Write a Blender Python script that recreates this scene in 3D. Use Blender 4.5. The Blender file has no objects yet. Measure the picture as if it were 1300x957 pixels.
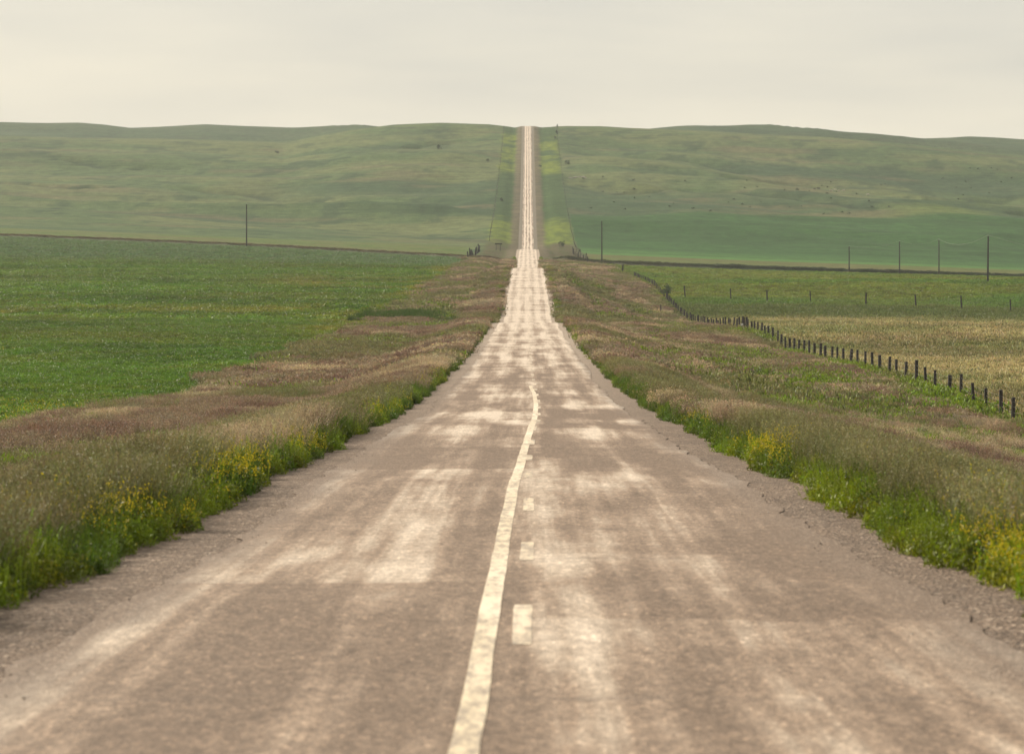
import bpy, bmesh, math, random
import numpy as np

rng = np.random.default_rng(7)
random.seed(7)
R = math.radians
S = bpy.context.scene
C = S.collection

# ----------------------------------------------------------------------------
# units: metres; camera at the origin looking along +Y, terrain lies below it
F, PX, PY = 3600.0, 670.0, 250.0          # focal length and level point, photo pixels

# ---------------------------------------------------------------- noise
def _hash(ix, iy, seed):
    h = (ix.astype(np.int64) * 374761393 + iy.astype(np.int64) * 668265263 + seed * 974711) & 0x7fffffff
    h = ((h ^ (h >> 13)) * 1274126177) & 0x7fffffff
    h = h ^ (h >> 16)
    return (h & 0xffff) / 65535.0

def vnoise(x, y, seed=0):
    x = np.asarray(x, float); y = np.asarray(y, float)
    x, y = np.broadcast_arrays(x, y)
    ix = np.floor(x); iy = np.floor(y)
    fx = x - ix; fy = y - iy
    fx = fx * fx * fx * (fx * (fx * 6 - 15) + 10); fy = fy * fy * fy * (fy * (fy * 6 - 15) + 10)
    a = _hash(ix, iy, seed); b = _hash(ix + 1, iy, seed)
    c = _hash(ix, iy + 1, seed); d = _hash(ix + 1, iy + 1, seed)
    return a + (b - a) * fx + (c - a) * fy + (a - b - c + d) * fx * fy

def fbm(x, y, seed=0, octv=4, gain=0.5):
    t = 0.0; amp = 1.0; s = 0.0
    x = np.asarray(x, float); y = np.asarray(y, float)
    for o in range(octv):
        t = t + amp * vnoise(x, y, seed + o * 17); s += amp
        x, y = 1.97 * (0.8 * x - 0.6 * y) + 13.7, 1.97 * (0.6 * x + 0.8 * y) + 7.3
        amp *= gain
    return t / s

def sstep(a, b, x):
    t = np.clip((np.asarray(x, float) - a) / (b - a), 0, 1)
    return t * t * (3 - 2 * t)

# ---------------------------------------------------------------- terrain profiles
LD = np.linspace(math.log(8.0), math.log(4200.0), 2400)

def spline(pts, sm=22):
    d = np.array([p[0] for p in pts], float); v = np.array([p[1] for p in pts], float)
    a = np.interp(LD, np.log(d), v)
    k = np.hanning(2 * sm + 1); k /= k.sum()
    ap = np.concatenate([np.full(sm, 2 * a[0]) - a[1:sm + 1][::-1], a, np.full(sm, a[-1])])
    return np.convolve(ap, k, mode='valid')

def ev(tab, d):
    return np.interp(np.log(np.maximum(d, 8.0)), LD, tab)

def zy(y, d): return -(np.asarray(y) - PY) * np.asarray(d) / F

# the road: (distance, photo row)
ROAD_Y = [(8, 440 + 7700 / 8), (15, 440 + 7700 / 15), (24, 761), (45, 611), (76, 541), (120, 500), (175, 463), (235, 437),
          (290, 420), (325, 409), (365, 412), (400, 411), (430, 400), (500, 369), (570, 353), (651, 340), (700, 340.5), (780, 344), (860, 343),
          (930, 337), (1060, 326.5), (1200, 316), (1280, 319), (1340, 318), (1400, 313), (1600, 276), (1800, 240), (2050, 196), (2250, 163.5),
          (2330, 159.5), (2420, 162), (2700, 176), (4200, 230)]
T_ROAD = spline([(d, zy(y, d)) for d, y in ROAD_Y], 14)
# the ground 20 m left of the road, and 30 m right of it (along the fence)
T_LEFT = spline([(8, -3.6), (24, -4.6), (60, -6.9), (107, -9.2), (195, -12.6), (267, -14.4), (350, -16.0), (430, -17.6), (600, -18.6),
                 (800, -20.2), (1000, -21.5), (4200, -21.5)])
T_RIGHT = spline([(8, -6.0), (60, -9.0), (120, -12.2), (174, -13.9), (191, -14.0), (212, -14.2), (235, -14.8), (265, -15.6), (300, -16.9),
                  (330, -17.9), (350, -17.6), (386, -18.2), (430, -19.9), (470, -21.6), (524, -23.2), (560, -23.2), (600, -22.6), (624, -22.3),
                  (675, -21.2), (783, -22.4), (900, -23.9), (1000, -25.0), (4200, -25)], 8)
CROSS = ([-300, 0, 150, 313, 450, 600, 670, 764, 900, 1000, 1150, 1300, 1600], [292, 302, 308, 314.5, 322, 330, 331, 337.5, 343, 346.5, 351, 356, 364])
FRONT = ([-300, 0, 100, 200, 300, 360, 410, 450, 500, 560, 620, 640, 660, 690, 705, 720, 760, 800, 850, 900, 960, 1050, 1130, 1200, 1300, 1600],
         [166, 170, 173, 175, 178, 180, 172, 165, 159, 157, 158, 160, 162.5, 162.5, 160.5, 160, 160.5, 163, 165, 168, 172, 176, 182, 188, 197, 206])
BACK = ([-300, 0, 60, 100, 130, 165, 200, 260, 310, 360, 410, 450, 520, 700, 880, 950, 1000, 1050, 1130, 1175, 1230, 1270, 1300, 1600],
        [158, 156, 157, 156.5, 159, 163.5, 162.5, 159, 161, 163, 164, 164, 168, 172, 167, 164, 165, 167, 173, 176, 173.5, 175.5, 178, 186])
GD = [1050, 1200, 1320, 1400, 1600, 1800, 2050, 2250, 2330]
GV = [0, 0.075, 0.10, 0.14, 0.345, 0.555, 0.80, 0.98, 1.0]
T_G = spline(list(zip([8] + GD + [4200], [0] + GV + [1.0])), 10)

def px_of(X, d): return PX + F * X / d

def itab(tab, p):
    return np.interp(p, tab[0], tab[1])

# gullies with darker growth, and one fold with painted shading, on the hillsides: (X, distance, half width factor)
GULLIES = [[(-228, 1800, .6), (-170, 1790, 1.1), (-160, 1770, 1.3), (-120, 1740, .9), (-95, 1715, .4)],
           [(-340, 1790, .7), (-300, 1775, .8), (-262, 1772, .3)],
           [(-330, 2010, .5), (-285, 1985, .7), (-240, 1975, .4)],
           [(-180, 2120, .5), (-130, 2080, 1.0), (-90, 2120, .6), (-60, 2160, .3)],  # fold near the left hilltop; its dark tint is painted shading
           [(62, 1800, .5), (95, 1830, .8), (150, 1775, .9), (190, 1740, .9), (215, 1700, .5)],
           [(80, 2080, .5), (125, 2050, .9), (150, 2015, .6)],
           [(140, 1930, .4), (185, 1960, .8), (225, 1930, .7), (270, 1900, .5)],
           [(235, 1800, .5), (262, 1860, 1.0), (295, 1925, .9), (330, 1960, .5)],
           [(300, 1740, .6), (345, 1790, .9), (400, 1805, .6)]]
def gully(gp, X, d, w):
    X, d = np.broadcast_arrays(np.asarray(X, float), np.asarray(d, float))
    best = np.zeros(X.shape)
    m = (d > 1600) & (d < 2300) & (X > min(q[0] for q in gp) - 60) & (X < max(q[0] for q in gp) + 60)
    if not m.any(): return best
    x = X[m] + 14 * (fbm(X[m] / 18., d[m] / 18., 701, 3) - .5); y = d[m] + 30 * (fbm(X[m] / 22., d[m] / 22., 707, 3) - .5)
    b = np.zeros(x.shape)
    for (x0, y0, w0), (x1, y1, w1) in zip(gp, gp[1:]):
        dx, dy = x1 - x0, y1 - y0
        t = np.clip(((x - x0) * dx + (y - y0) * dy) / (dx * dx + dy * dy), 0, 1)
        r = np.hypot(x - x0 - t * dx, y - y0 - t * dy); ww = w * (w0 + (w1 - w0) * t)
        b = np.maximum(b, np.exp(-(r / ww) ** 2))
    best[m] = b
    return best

def hill_z(X, d):
    px = np.clip(px_of(X, d), -320, 1620)
    g = ev(T_G, d)
    yc = itab(CROSS, px); yf = itab(FRONT, px); yb = itab(BACK, px)
    y = yc + (yf - yc) * g
    # behind the first crest a hollow, then the back ridge
    dip = sstep(2330, 2600, d)
    up = sstep(2600, 3150, d); down = sstep(3250, 4200, d)
    hollow = np.maximum(yf, yb) + 9
    y = y + (hollow - y) * dip
    y = y + (yb - y) * up
    y = y + 70 * down
    z = zy(y, d)
    # folds of the hillside
    w = sstep(1300, 1650, d) * sstep(12, 60, np.abs(X))
    fw = w * (1 - 0.75 * sstep(2080, 2280, d) * (1 - sstep(2450, 2700, d)) )* (1 - 0.8 * sstep(2950, 3100, d))
    ns = 1.0 - .35 * sstep(0, 120, X)
    tl = np.where(X < 0, .16, .30)
    n = fbm(X / (430.0 * ns) , (d + tl * X) / 165.0, 31, 2, 0.4) - 0.5
    n2 = fbm(X / (300.0 * ns) + 4.2, (d + 1.6 * tl * X) / 118.0, 77, 2, 0.45)
    rid = 1 - np.abs(2 * n2 - 1)
    for gp in GULLIES:
        z = z - 3.2 * gully(gp, X, d, 13.0)
    z = z + fw * (21.0 * n + 8.0 * (rid - 0.62) + 1.6 * (fbm(X / 40., d / 40., 79, 2) - .5))
    return z

def zside(X, d):
    left = X < 0
    zn = np.where(left, ev(T_LEFT, d), ev(T_RIGHT, d))
    # gentle swells away from the road
    far = np.maximum(np.abs(X) - 24, 0)
    am = np.clip(far / 60, 0, 1) * np.clip(d / 300, 0.3, 1)
    zn = zn + am * 2.2 * (fbm(X / 70.0, d / 90.0, 5, 3) - 0.5)
    zn = zn + np.where(left, 0, -0.004 * far)
    zh = hill_z(X, np.maximum(d, 900))
    t = sstep(700, 1030, d)
    return zn + (zh - zn) * t

CROSS_D = 1052.0
def zterr(X, d):
    X = np.asarray(X, float); d = np.asarray(d, float)
    X, d = np.broadcast_arrays(X, d)
    zr = ev(T_ROAD, d)
    zs = zside(X, d)
    a = np.abs(X)
    wid = np.where(X < 0, 17.0, 26.0)
    t = np.clip((a - 4.7) / (wid - 4.7), 0, 1)
    t = 1 - (1 - t) ** 1.5
    t = t * t * (3 - 2 * t) * 0.5 + t * 0.5
    z = zr + (zs - zr) * t
    # shallow ditch and roughness of the verge
    z = z - 0.45 * np.exp(-((a - 10.5) / 2.6) ** 2) * sstep(4.7, 7, a)
    rough = sstep(5, 9, a) * (1 - sstep(700, 1000, d))
    z = z + rough * 0.5 * (fbm(X / 5.0, d / 7.0, 3, 3) - 0.5)
    # low embankment of the crossing track
    e = d - CROSS_D
    z = z + np.where(X < 0, 1.3, 1.7) * np.exp(-(e / 7.0) ** 4) * sstep(6, 16, a)
    z = z - 0.18 * (1 - sstep(4.2, 4.9, a))
    return z

def zroad(d): return ev(T_ROAD, d)
def rwave(X, Y): return 0.010 * (fbm(X / 1.6, Y / 5., 311, 2) - .5)

def at(px, py, d0, d1):
    """first distance at which the terrain seen in photo column px reaches photo row py"""
    ds = np.linspace(d0, d1, 1500)
    X = (px - PX) * ds / F
    y = PY - F * zterr(X, ds) / ds
    i = int(np.argmin(np.abs(y - py) + 0.002 * (ds - d0) / (d1 - d0)))
    d = float(ds[i]); x = float(X[i])
    return x, d, float(zterr(x, d))

# ---------------------------------------------------------------- ground cover masks
def green_amount(X, d):
    """0 = brown seeding grass, 1 = fresh green; inside the road allowance"""
    a = np.abs(X)
    n = fbm(X / 7.0, d / 28.0, 41, 3)
    g = sstep(0.47, 0.66, n) * 0.85
    r = (X > 0)
    gr = sstep(13, 17, X + 3 * (n - 0.5)) * sstep(90, 140, d) * (1 - sstep(255, 330, d)) * (0.55 + 0.6 * n)
    gl = sstep(13, 20, a) * 0.4 * np.ones_like(g)
    g = np.where(r, np.maximum(g, gr), np.maximum(g, gl))
    g = g * (0.35 + 0.65 * sstep(6.5, 12, a))
    g = np.maximum(g, (1 - sstep(4.8, 5.6, a + 1.2 * (fbm(X * 0 + 3, d / 4.0, 9, 2) - 0.5))))
    return np.clip(g, 0, 1)

def field_edge(d):   # X of the left crop's edge
    return -20.0 + 6.5 * (fbm(d / 21.0, d * 0 + 0.5, 61, 3) - 0.5) * np.clip(d / 150, 0.4, 1)

def mixc(a, b, t):
    t = np.asarray(t)[..., None]
    return a + (b - a) * t

col = lambda *c: np.array(c, float)
BROWN = col(.130, .095, .047); GREEN = col(.075, .115, .014); OLIVE = col(.082, .084, .024)
CROPL = col(.060, .118, .015); CROPL2 = col(.072, .122, .020); YEL = col(.20, .19, .025)
HILL = col(.072, .110, .040); HILL2 = col(.108, .130, .050); HILLD = col(.040, .074, .031); HILLB = col(.120, .100, .052)
DKCROP = col(.028, .074, .017); TAN = col(.225, .185, .085); PAST = col(.095, .115, .032)

def albedo(X, d):
    px = px_of(X, np.maximum(d, 20))
    a = np.abs(X)
    n1 = fbm(X / 60.0, d / 55.0, 101, 4); n2 = fbm(X / 14.0, d / 22.0, 131, 4); n3 = fbm(X / 300.0, (d + .25 * X) / 95.0, 151, 4)
    n4 = fbm(X / 4.0, d / 9.0, 171, 3)
    # -------- hills
    h = mixc(HILL, HILL2, sstep(0.42, 0.62, n1))
    h = mixc(h, HILLD, 0.9 * sstep(0.47, 0.66, n3))
    h = mixc(h, HILLB, 0.55 * sstep(0.60, 0.75, fbm(X / 90.0, d / 30.0, 191, 4)))
    sp = fbm(X / 16.0, d / 20.0, 211, 3)
    h = mixc(h, HILLD * 0.8, 0.7 * sstep(0.62, 0.74, sp))
    # lighter and greener grass in hollows towards the right
    rg = sstep(1090, 1180, px) * sstep(1300, 1500, d) * (1 - sstep(1750, 2000, d))
    h = mixc(h, col(.12, .16, .035), 0.6 * rg * sstep(0.4, 0.6, n1))
    h = mixc(h, HILLD * .9, .75 * sstep(2420, 2560, d))  # back ridge: the shade on its slope put into the albedo
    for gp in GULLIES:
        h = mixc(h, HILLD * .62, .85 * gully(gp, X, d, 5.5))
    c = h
    # -------- dark crop at the foot of the hill on the right
    lo = 1225 + 14 * (n1 - .5); hi = 1608 + 0.30 * np.maximum(X - 20, 0) + 14 * (n1 - .5)
    m = (X > 24) * sstep(lo - 6, lo + 6, d) * (1 - sstep(hi - 9, hi + 9, d))
    dk = mixc(DKCROP, col(.060, .135, .030), 1 - sstep(1230, 1420, d + 60 * (n3 - 0.5)))
    dk = mixc(dk, dk * 1.25, sstep(0.45, 0.6, fbm(X / 200.0, d / 16.0, 231, 2)))
    c = mixc(c, dk, m)
    # band of rough pasture in front of that crop and beyond the track
    m = (X > 24) * sstep(CROSS_D + 4, CROSS_D + 8, d) * (1 - sstep(lo - 6, lo + 6, d))
    c = mixc(c, mixc(col(.105, .105, .036), PAST, sstep(.4, .6, n1)), m)
    # left of the road: strip of fresh green at the hill foot
    hl = 1290 + 0.06 * np.abs(X) + 20 * (n1 - .5)
    m = (X < -24) * sstep(CROSS_D + 4, CROSS_D + 9, d) * (1 - sstep(hl - 12, hl + 12, d))
    c = mixc(c, mixc(col(.085, .125, .030), col(.11, .12, .040), sstep(.4, .6, n2)), m)
    # -------- near fields
    near = 1 - sstep(CROSS_D - 4, CROSS_D + 2, d)
    ed = field_edge(d)
    lf = mixc(CROPL, CROPL2, sstep(.42, .66, n1) * 0.8)
    lf = mixc(lf, col(.078, .108, .020), 0.45 * sstep(.56, .68, fbm(X / 50., d / 40., 251, 4)))
    lf = lf * (.62 + .78 * fbm(X / 34., (d + .1 * X) / 20., 257, 3))[..., None]
    by = np.exp(-((d - 440 - .25 * (X + 60) + 40 * (n2 - .5)) / 20.) ** 2) * sstep(-190, -110, X) * (1 - sstep(-34, -24, X))
    lf = mixc(lf, col(.118, .138, .022), .9 * by * sstep(.36, .58, n2))
    bz = np.exp(-((d - 620) / 90.) ** 2) * np.exp(-((X + 44) / 17.) ** 2)
    lf = mixc(lf, col(.110, .125, .024), .9 * bz * sstep(.35, .55, n2))
    lf = mixc(lf, YEL * .8, .75 * np.exp(-((X - ed) / 7.) ** 2) * sstep(260, 360, d) * sstep(.35, .55, n2))
    lf = mixc(lf, YEL, 0.12 * sstep(.6, .72, fbm(X / 22., d / 18., 261, 3)) * (1 - sstep(500, 700, d)))
    lf = mixc(lf, col(.072, .122, .052), sstep(790, 850, d + 0.1 * X))            # bluish strip by the track
    rf = mixc(TAN * 1.3, PAST * 1.1, 0.6 * sstep(.44, .6, fbm(X / 45., d / 40., 271, 4)))
    rf = mixc(rf, col(.16, .12, .062), 0.45 * sstep(.5, .65, n2))
    gx = 585 - 0.25 * (X - 30) + 12 * (n1 - .5)
    rf = mixc(rf, PAST * 0.9, sstep(gx - 75, gx - 35, d))
    gfield = mixc(col(.072, .132, .022), col(.105, .140, .026), sstep(.4, .65, n1))
    rf = mixc(rf, gfield, sstep(gx + 4, gx + 14, d))
    rf = mixc(rf, YEL * 0.6 + gfield * 0.4, sstep(955, 985, d) * (1 - sstep(1015, 1030, d)) * 0.7)
    rf = mixc(rf, col(.045, .062, .030), sstep(1020, 1034, d))
    fld = np.where((X < 0)[..., None], lf, rf)
    g = green_amount(X, d)
    vb = mixc(BROWN, col(.145, .112, .056), sstep(.4, .7, n4))
    vb = mixc(vb, OLIVE, 0.6 * sstep(.45, .65, n2))
    vg = mixc(GREEN, OLIVE, sstep(.45, .7, n4))
    verge = mixc(vb, vg, g)
    inv = np.where(X < 0, sstep(0, 1.0, X - ed), 1 - sstep(29.3, 30.6, X))
    nf = mixc(fld, verge, inv)
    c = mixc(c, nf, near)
    # road allowance on the hill: yellow-green sweet clover in places, dark grass elsewhere
    jx = 5 * (n2 - .5) + 3 * (n4 - .5)
    inr = np.where(X < 0, sstep(-21, -17.5, X + jx), 1 - sstep(21, 24.5, X + jx)) * sstep(CROSS_D + 10, CROSS_D + 16, d)
    y = PY - F * ev(T_ROAD, d) / np.maximum(d, 20)
    yy = y + 10 * (n2 - .5)
    br = sstep(166, 176, yy) * (1 - sstep(218, 224, yy)) * sstep(.30, .5, n2) + sstep(276, 288, yy)
    rr = mixc(col(.042, .078, .022), col(.135, .170, .022), np.clip(br, 0, 1) * (.55 + .45 * sstep(.4, .6, n4)) )
    rr = mixc(rr, mixc(col(.085, .070, .034), col(.065, .072, .024), sstep(.4, .6, n4)), sstep(308, 316, yy))
    rr = mixc(rr, col(.125, .100, .062), 0.9 * (1 - sstep(7.5, 10, a + 2 * (n4 - .5))))
    c = mixc(c, rr, inr)
    # crossing track: pale brown ballast to the left, dark weeds to the right
    m = np.exp(-((d - CROSS_D) / 6.8) ** 4) * sstep(5, 9, a)
    tr = mixc(mixc(col(.120, .098, .064), col(.130, .115, .072), sstep(-2, 2, d - CROSS_D)), col(.022, .034, .015), sstep(30, 90, X) )
    c = mixc(c, tr, 0.9 * m)
    # shoulders
    c = mixc(c, col(.17, .135, .105), 1 - sstep(4.3, 5.0, a + 0.6 * (n4 - .5)))
    return np.clip(c * (0.86 + 0.28 * n4)[..., None], 0.004, 0.9)

# ---------------------------------------------------------------- node helpers
def mat(name):
    m = bpy.data.materials.new(name); m.use_nodes = True
    nt = m.node_tree; nt.nodes.clear()
    out = nt.nodes.new('ShaderNodeOutputMaterial')
    return m, nt, out

def N(nt, t, **kw):
    n = nt.nodes.new(t)
    for k, v in kw.items():
        if k.startswith('_'): setattr(n, k[1:], v)
        else: n.inputs[k.replace('~', ' ')].default_value = v
    return n

def L(nt, a, b): nt.links.new(a, b)

def ramp(nt, src, stops):
    r = nt.nodes.new('ShaderNodeValToRGB')
    el = r.color_ramp.elements
    while len(el) < len(stops): el.new(0.5)
    for e, (p, c) in zip(el, stops):
        e.position = p; e.color = (*c, 1) if len(c) == 3 else c
    L(nt, src, r.inputs[0]); return r.outputs[0]

def mmath(nt, op, a, b=None, clamp=False):
    n = nt.nodes.new('ShaderNodeMath'); n.operation = op; n.use_clamp = clamp
    for i, v in enumerate((a, b)):
        if v is None: continue
        if isinstance(v, (int, float)): n.inputs[i].default_value = v
        else: L(nt, v, n.inputs[i])
    return n.outputs[0]

def mixrgb(nt, fac, a, b, mode='MIX'):
    n = nt.nodes.new('ShaderNodeMix'); n.data_type = 'RGBA'; n.blend_type = mode
    for s, v in ((n.inputs[0], fac), (n.inputs[6], a), (n.inputs[7], b)):
        if isinstance(v, (int, float)): s.default_value = v
        elif isinstance(v, tuple): s.default_value = (*v, 1)
        else: L(nt, v, s)
    return n.outputs[2]

def noise(nt, vec, scale, detail=3, rough=0.5, sx=1, sy=1, sz=1):
    mp = nt.nodes.new('ShaderNodeMapping'); mp.inputs['Scale'].default_value = (sx, sy, sz)
    L(nt, vec, mp.inputs[0])
    n = N(nt, 'ShaderNodeTexNoise', Scale=scale, Detail=detail, Roughness=rough)
    L(nt, mp.outputs[0], n.inputs['Vector'])
    return n.outputs[0]

def coords(nt): return nt.nodes.new('ShaderNodeTexCoord').outputs['Object']

def bump(nt, h, strength, dist):
    b = N(nt, 'ShaderNodeBump', Strength=strength, Distance=dist); L(nt, h, b.inputs['Height']); return b.outputs[0]

def simple_mat(name, c1, c2, scale=8, rough=0.85, sx=1, sy=1, sz=1, bstr=0.3, bd=0.01):
    m, nt, out = mat(name)
    v = coords(nt); n = noise(nt, v, scale, 4, .6, sx, sy, sz)
    p = N(nt, 'ShaderNodeBsdfPrincipled', Roughness=rough)
    L(nt, ramp(nt, n, [(.3, c1), (.7, c2)]), p.inputs['Base Color'])
    L(nt, bump(nt, n, bstr, bd), p.inputs['Normal'])
    L(nt, p.outputs[0], out.inputs[0]); return m

def leaf_mat(name, trans=0.35, base=None, rough=0.55):
    """colour = instance tint; optional second colour at the foot of the plant; flower mask in attribute 'flower'"""
    m, nt, out = mat(name)
    tint = N(nt, 'ShaderNodeAttribute', _attribute_type='INSTANCER', _attribute_name='tint').outputs['Color']
    h = N(nt, 'ShaderNodeAttribute', _attribute_type='GEOMETRY', _attribute_name='hue').outputs['Color']
    if base is None:
        c = mixrgb(nt, 1.0, tint, h, 'MULTIPLY')
    else:
        sep = nt.nodes.new('ShaderNodeSeparateColor'); L(nt, h, sep.inputs[0])
        hd = mixrgb(nt, sep.outputs[1], base, tint)
        c = mixrgb(nt, sep.outputs[0], (.5, .5, .5), (1.5, 1.5, 1.5))
        c = mixrgb(nt, 1.0, hd, c, 'MULTIPLY')
    if base is None:
        fl = N(nt, 'ShaderNodeAttribute', _attribute_type='GEOMETRY', _attribute_name='flower').outputs['Fac']
        c = mixrgb(nt, fl, c, (.52, .40, .015))
    p = N(nt, 'ShaderNodeBsdfPrincipled', Roughness=rough); p.inputs['Specular IOR Level'].default_value = 0.35
    L(nt, c, p.inputs['Base Color'])
    tr = nt.nodes.new('ShaderNodeBsdfTranslucent'); L(nt, c, tr.inputs[0])
    mx = N(nt, 'ShaderNodeMixShader', Fac=trans)
    L(nt, p.outputs[0], mx.inputs[1]); L(nt, tr.outputs[0], mx.inputs[2]); L(nt, mx.outputs[0], out.inputs[0])
    return m

# ---------------------------------------------------------------- mesh helpers
def new_obj(name, me, material=None, parent=None):
    o = bpy.data.objects.new(name, me); C.objects.link(o)
    if material is not None: me.materials.append(material)
    if parent is not None: o.parent = parent
    return o

def tag(o, label=None, cat=None, group=None, kind=None):
    if label: o['label'] = label
    if cat: o['category'] = cat
    if group: o['group'] = group
    if kind: o['kind'] = kind
    return o

def empty(name, loc):
    o = bpy.data.objects.new(name, None); C.objects.link(o); o.location = loc
    o.empty_display_size = 0.2; return o

def grid_mesh(name, P, colors=None, smooth=True):
    nr, nc = P.shape[:2]
    me = bpy.data.meshes.new(name)
    me.vertices.add(nr * nc); me.vertices.foreach_set('co', P.reshape(-1).astype(np.float32))
    i = np.arange(nr * nc).reshape(nr, nc)
    q = np.stack([i[:-1, :-1], i[:-1, 1:], i[1:, 1:], i[1:, :-1]], -1).reshape(-1, 4)
    nf = len(q)
    me.loops.add(nf * 4); me.loops.foreach_set('vertex_index', q.reshape(-1).astype(np.int32))
    me.polygons.add(nf); me.polygons.foreach_set('loop_start', (np.arange(nf) * 4).astype(np.int32))
    me.polygons.foreach_set('use_smooth', np.full(nf, smooth))
    me.update(calc_edges=True)
    if colors is not None:
        at_ = me.attributes.new('albedo', 'FLOAT_COLOR', 'POINT')
        ca = np.concatenate([colors.reshape(-1, 3), np.ones((nr * nc, 1))], 1)
        at_.data.foreach_set('color', ca.reshape(-1).astype(np.float32))
    return me

def tube_bm(bm, pts, radii, seg=8, caps=True):
    from mathutils import Vector
    rings = []
    n = len(pts)
    for i, (p, r) in enumerate(zip(pts, radii)):
        p = Vector(p)
        a = Vector(pts[max(i - 1, 0)]); b = Vector(pts[min(i + 1, n - 1)])
        t = (b - a).normalized()
        u = t.orthogonal().normalized() if abs(t.z) < 0.9 else Vector((1, 0, 0))
        u = (u - t * u.dot(t)).normalized(); w = t.cross(u)
        rings.append([bm.verts.new(p + (u * math.cos(k * 2 * math.pi / seg) + w * math.sin(k * 2 * math.pi / seg)) * r) for k in range(seg)])
    for a, b in zip(rings, rings[1:]):
        for k in range(seg):
            bm.faces.new((a[k], a[(k + 1) % seg], b[(k + 1) % seg], b[k]))
    if caps:
        bm.faces.new(rings[0][::-1]); bm.faces.new(rings[-1])
    return rings

def box_bm(bm, c, s, bev=0.0):
    r = bmesh.ops.create_cube(bm, size=1)
    for v in r['verts']:
        v.co.x = v.co.x * s[0] + c[0]; v.co.y = v.co.y * s[1] + c[1]; v.co.z = v.co.z * s[2] + c[2]
    if bev:
        es = list({e for v in r['verts'] for e in v.link_edges})
        bmesh.ops.bevel(bm, geom=es, offset=bev, segments=1, affect='EDGES')

def bm_mesh(name, bm, smooth=False):
    bmesh.ops.recalc_face_normals(bm, faces=bm.faces)
    me = bpy.data.meshes.new(name); bm.to_mesh(me); bm.free()
    if smooth:
        me.polygons.foreach_set('use_smooth', np.ones(len(me.polygons), bool))
    return me

# ---------------------------------------------------------------- ground
rows = np.concatenate([np.linspace(-40, 11, 26), np.exp(np.arange(math.log(12), math.log(4100), 0.0042))])
NI, NO, K = 61, 270, 0.8
xin = np.linspace(-7, 7, NI)
t = np.linspace(0, 1, NO + 1)[1:]
tt = (np.exp(K * t) - 1) / (math.exp(K) - 1)
DD = rows[:, None]
xmax = 0.24 * np.maximum(DD, 0) + 45
out_ = 7 + tt[None, :] * (xmax - 7)
XX = np.concatenate([-out_[:, ::-1], np.repeat(xin[None, :], len(rows), 0), out_], 1)
YY = np.repeat(DD, XX.shape[1], 1)
ZZ = zterr(XX, YY)
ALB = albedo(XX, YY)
gm, nt, out = mat('ground_cover')
v = coords(nt)
av = N(nt, 'ShaderNodeAttribute', _attribute_name='albedo').outputs['Color']
nf = noise(nt, v, 1.6, 5, .65, 1, .55, 1)
nm = noise(nt, v, .16, 4, .6, 1, .45, 1)
k = ramp(nt, nf, [(.25, (.62, .62, .62)), (.75, (1.38, 1.38, 1.38))])
k2 = ramp(nt, nm, [(.3, (.82, .84, .80)), (.7, (1.18, 1.16, 1.2))])
cc = mixrgb(nt, 1, mixrgb(nt, 1, av, k, 'MULTIPLY'), k2, 'MULTIPLY')
# broad streaks of drier and lusher grass on the distant slopes
hs_ = nt.nodes.new('ShaderNodeSeparateXYZ'); L(nt, v, hs_.inputs[0])
hm = nt.nodes.new('ShaderNodeMapRange'); hm.inputs[1].default_value = 1250; hm.inputs[2].default_value = 1600; L(nt, hs_.outputs[1], hm.inputs[0])
st = noise(nt, v, 1.0, 4, .68, .045, .075)
st2 = noise(nt, v, 1.0, 2, .6, .22, .16)
sm_ = mmath(nt, 'ADD', mmath(nt, 'MULTIPLY', st, .7), mmath(nt, 'MULTIPLY', st2, .3))
cc = mixrgb(nt, hm.outputs[0], cc, mixrgb(nt, 1, cc, ramp(nt, sm_, [(.33, (.52, .60, .60)), (.47, (.93, .95, .94)), (.55, (1.06, 1.04, 1.02)), (.68, (1.38, 1.30, 1.25))]), 'MULTIPLY'))
p = N(nt, 'ShaderNodeBsdfPrincipled', Roughness=.95); p.inputs['Specular IOR Level'].default_value = 0.1
L(nt, cc, p.inputs['Base Color']); L(nt, bump(nt, nf, .9, .5), p.inputs['Normal']); L(nt, p.outputs[0], out.inputs[0])
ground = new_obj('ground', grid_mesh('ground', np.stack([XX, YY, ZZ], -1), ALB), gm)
tag(ground, 'rolling grassland with fields rising to green hills', None, None, 'structure')

# ---------------------------------------------------------------- road
rr = rows[(rows > -41) & (rows < 2900)]
rr = np.concatenate([rr[rr < 12], np.exp(np.arange(math.log(12), math.log(2900), 0.0029))])
def strip(x0f, x1f, nx, dz, rows_, z_extra=None):
    u = np.linspace(0, 1, nx)[None, :]
    a = x0f(rows_)[:, None]; b = x1f(rows_)[:, None]
    X = a + (b - a) * u
    Y = np.repeat(rows_[:, None], nx, 1)
    Z = zroad(Y) + dz - 0.018 * np.abs(X) / 3.4 * 1.0
    if z_extra is not None: Z = Z + z_extra(X, Y)
    return np.stack([X, Y, Z], -1)

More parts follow.
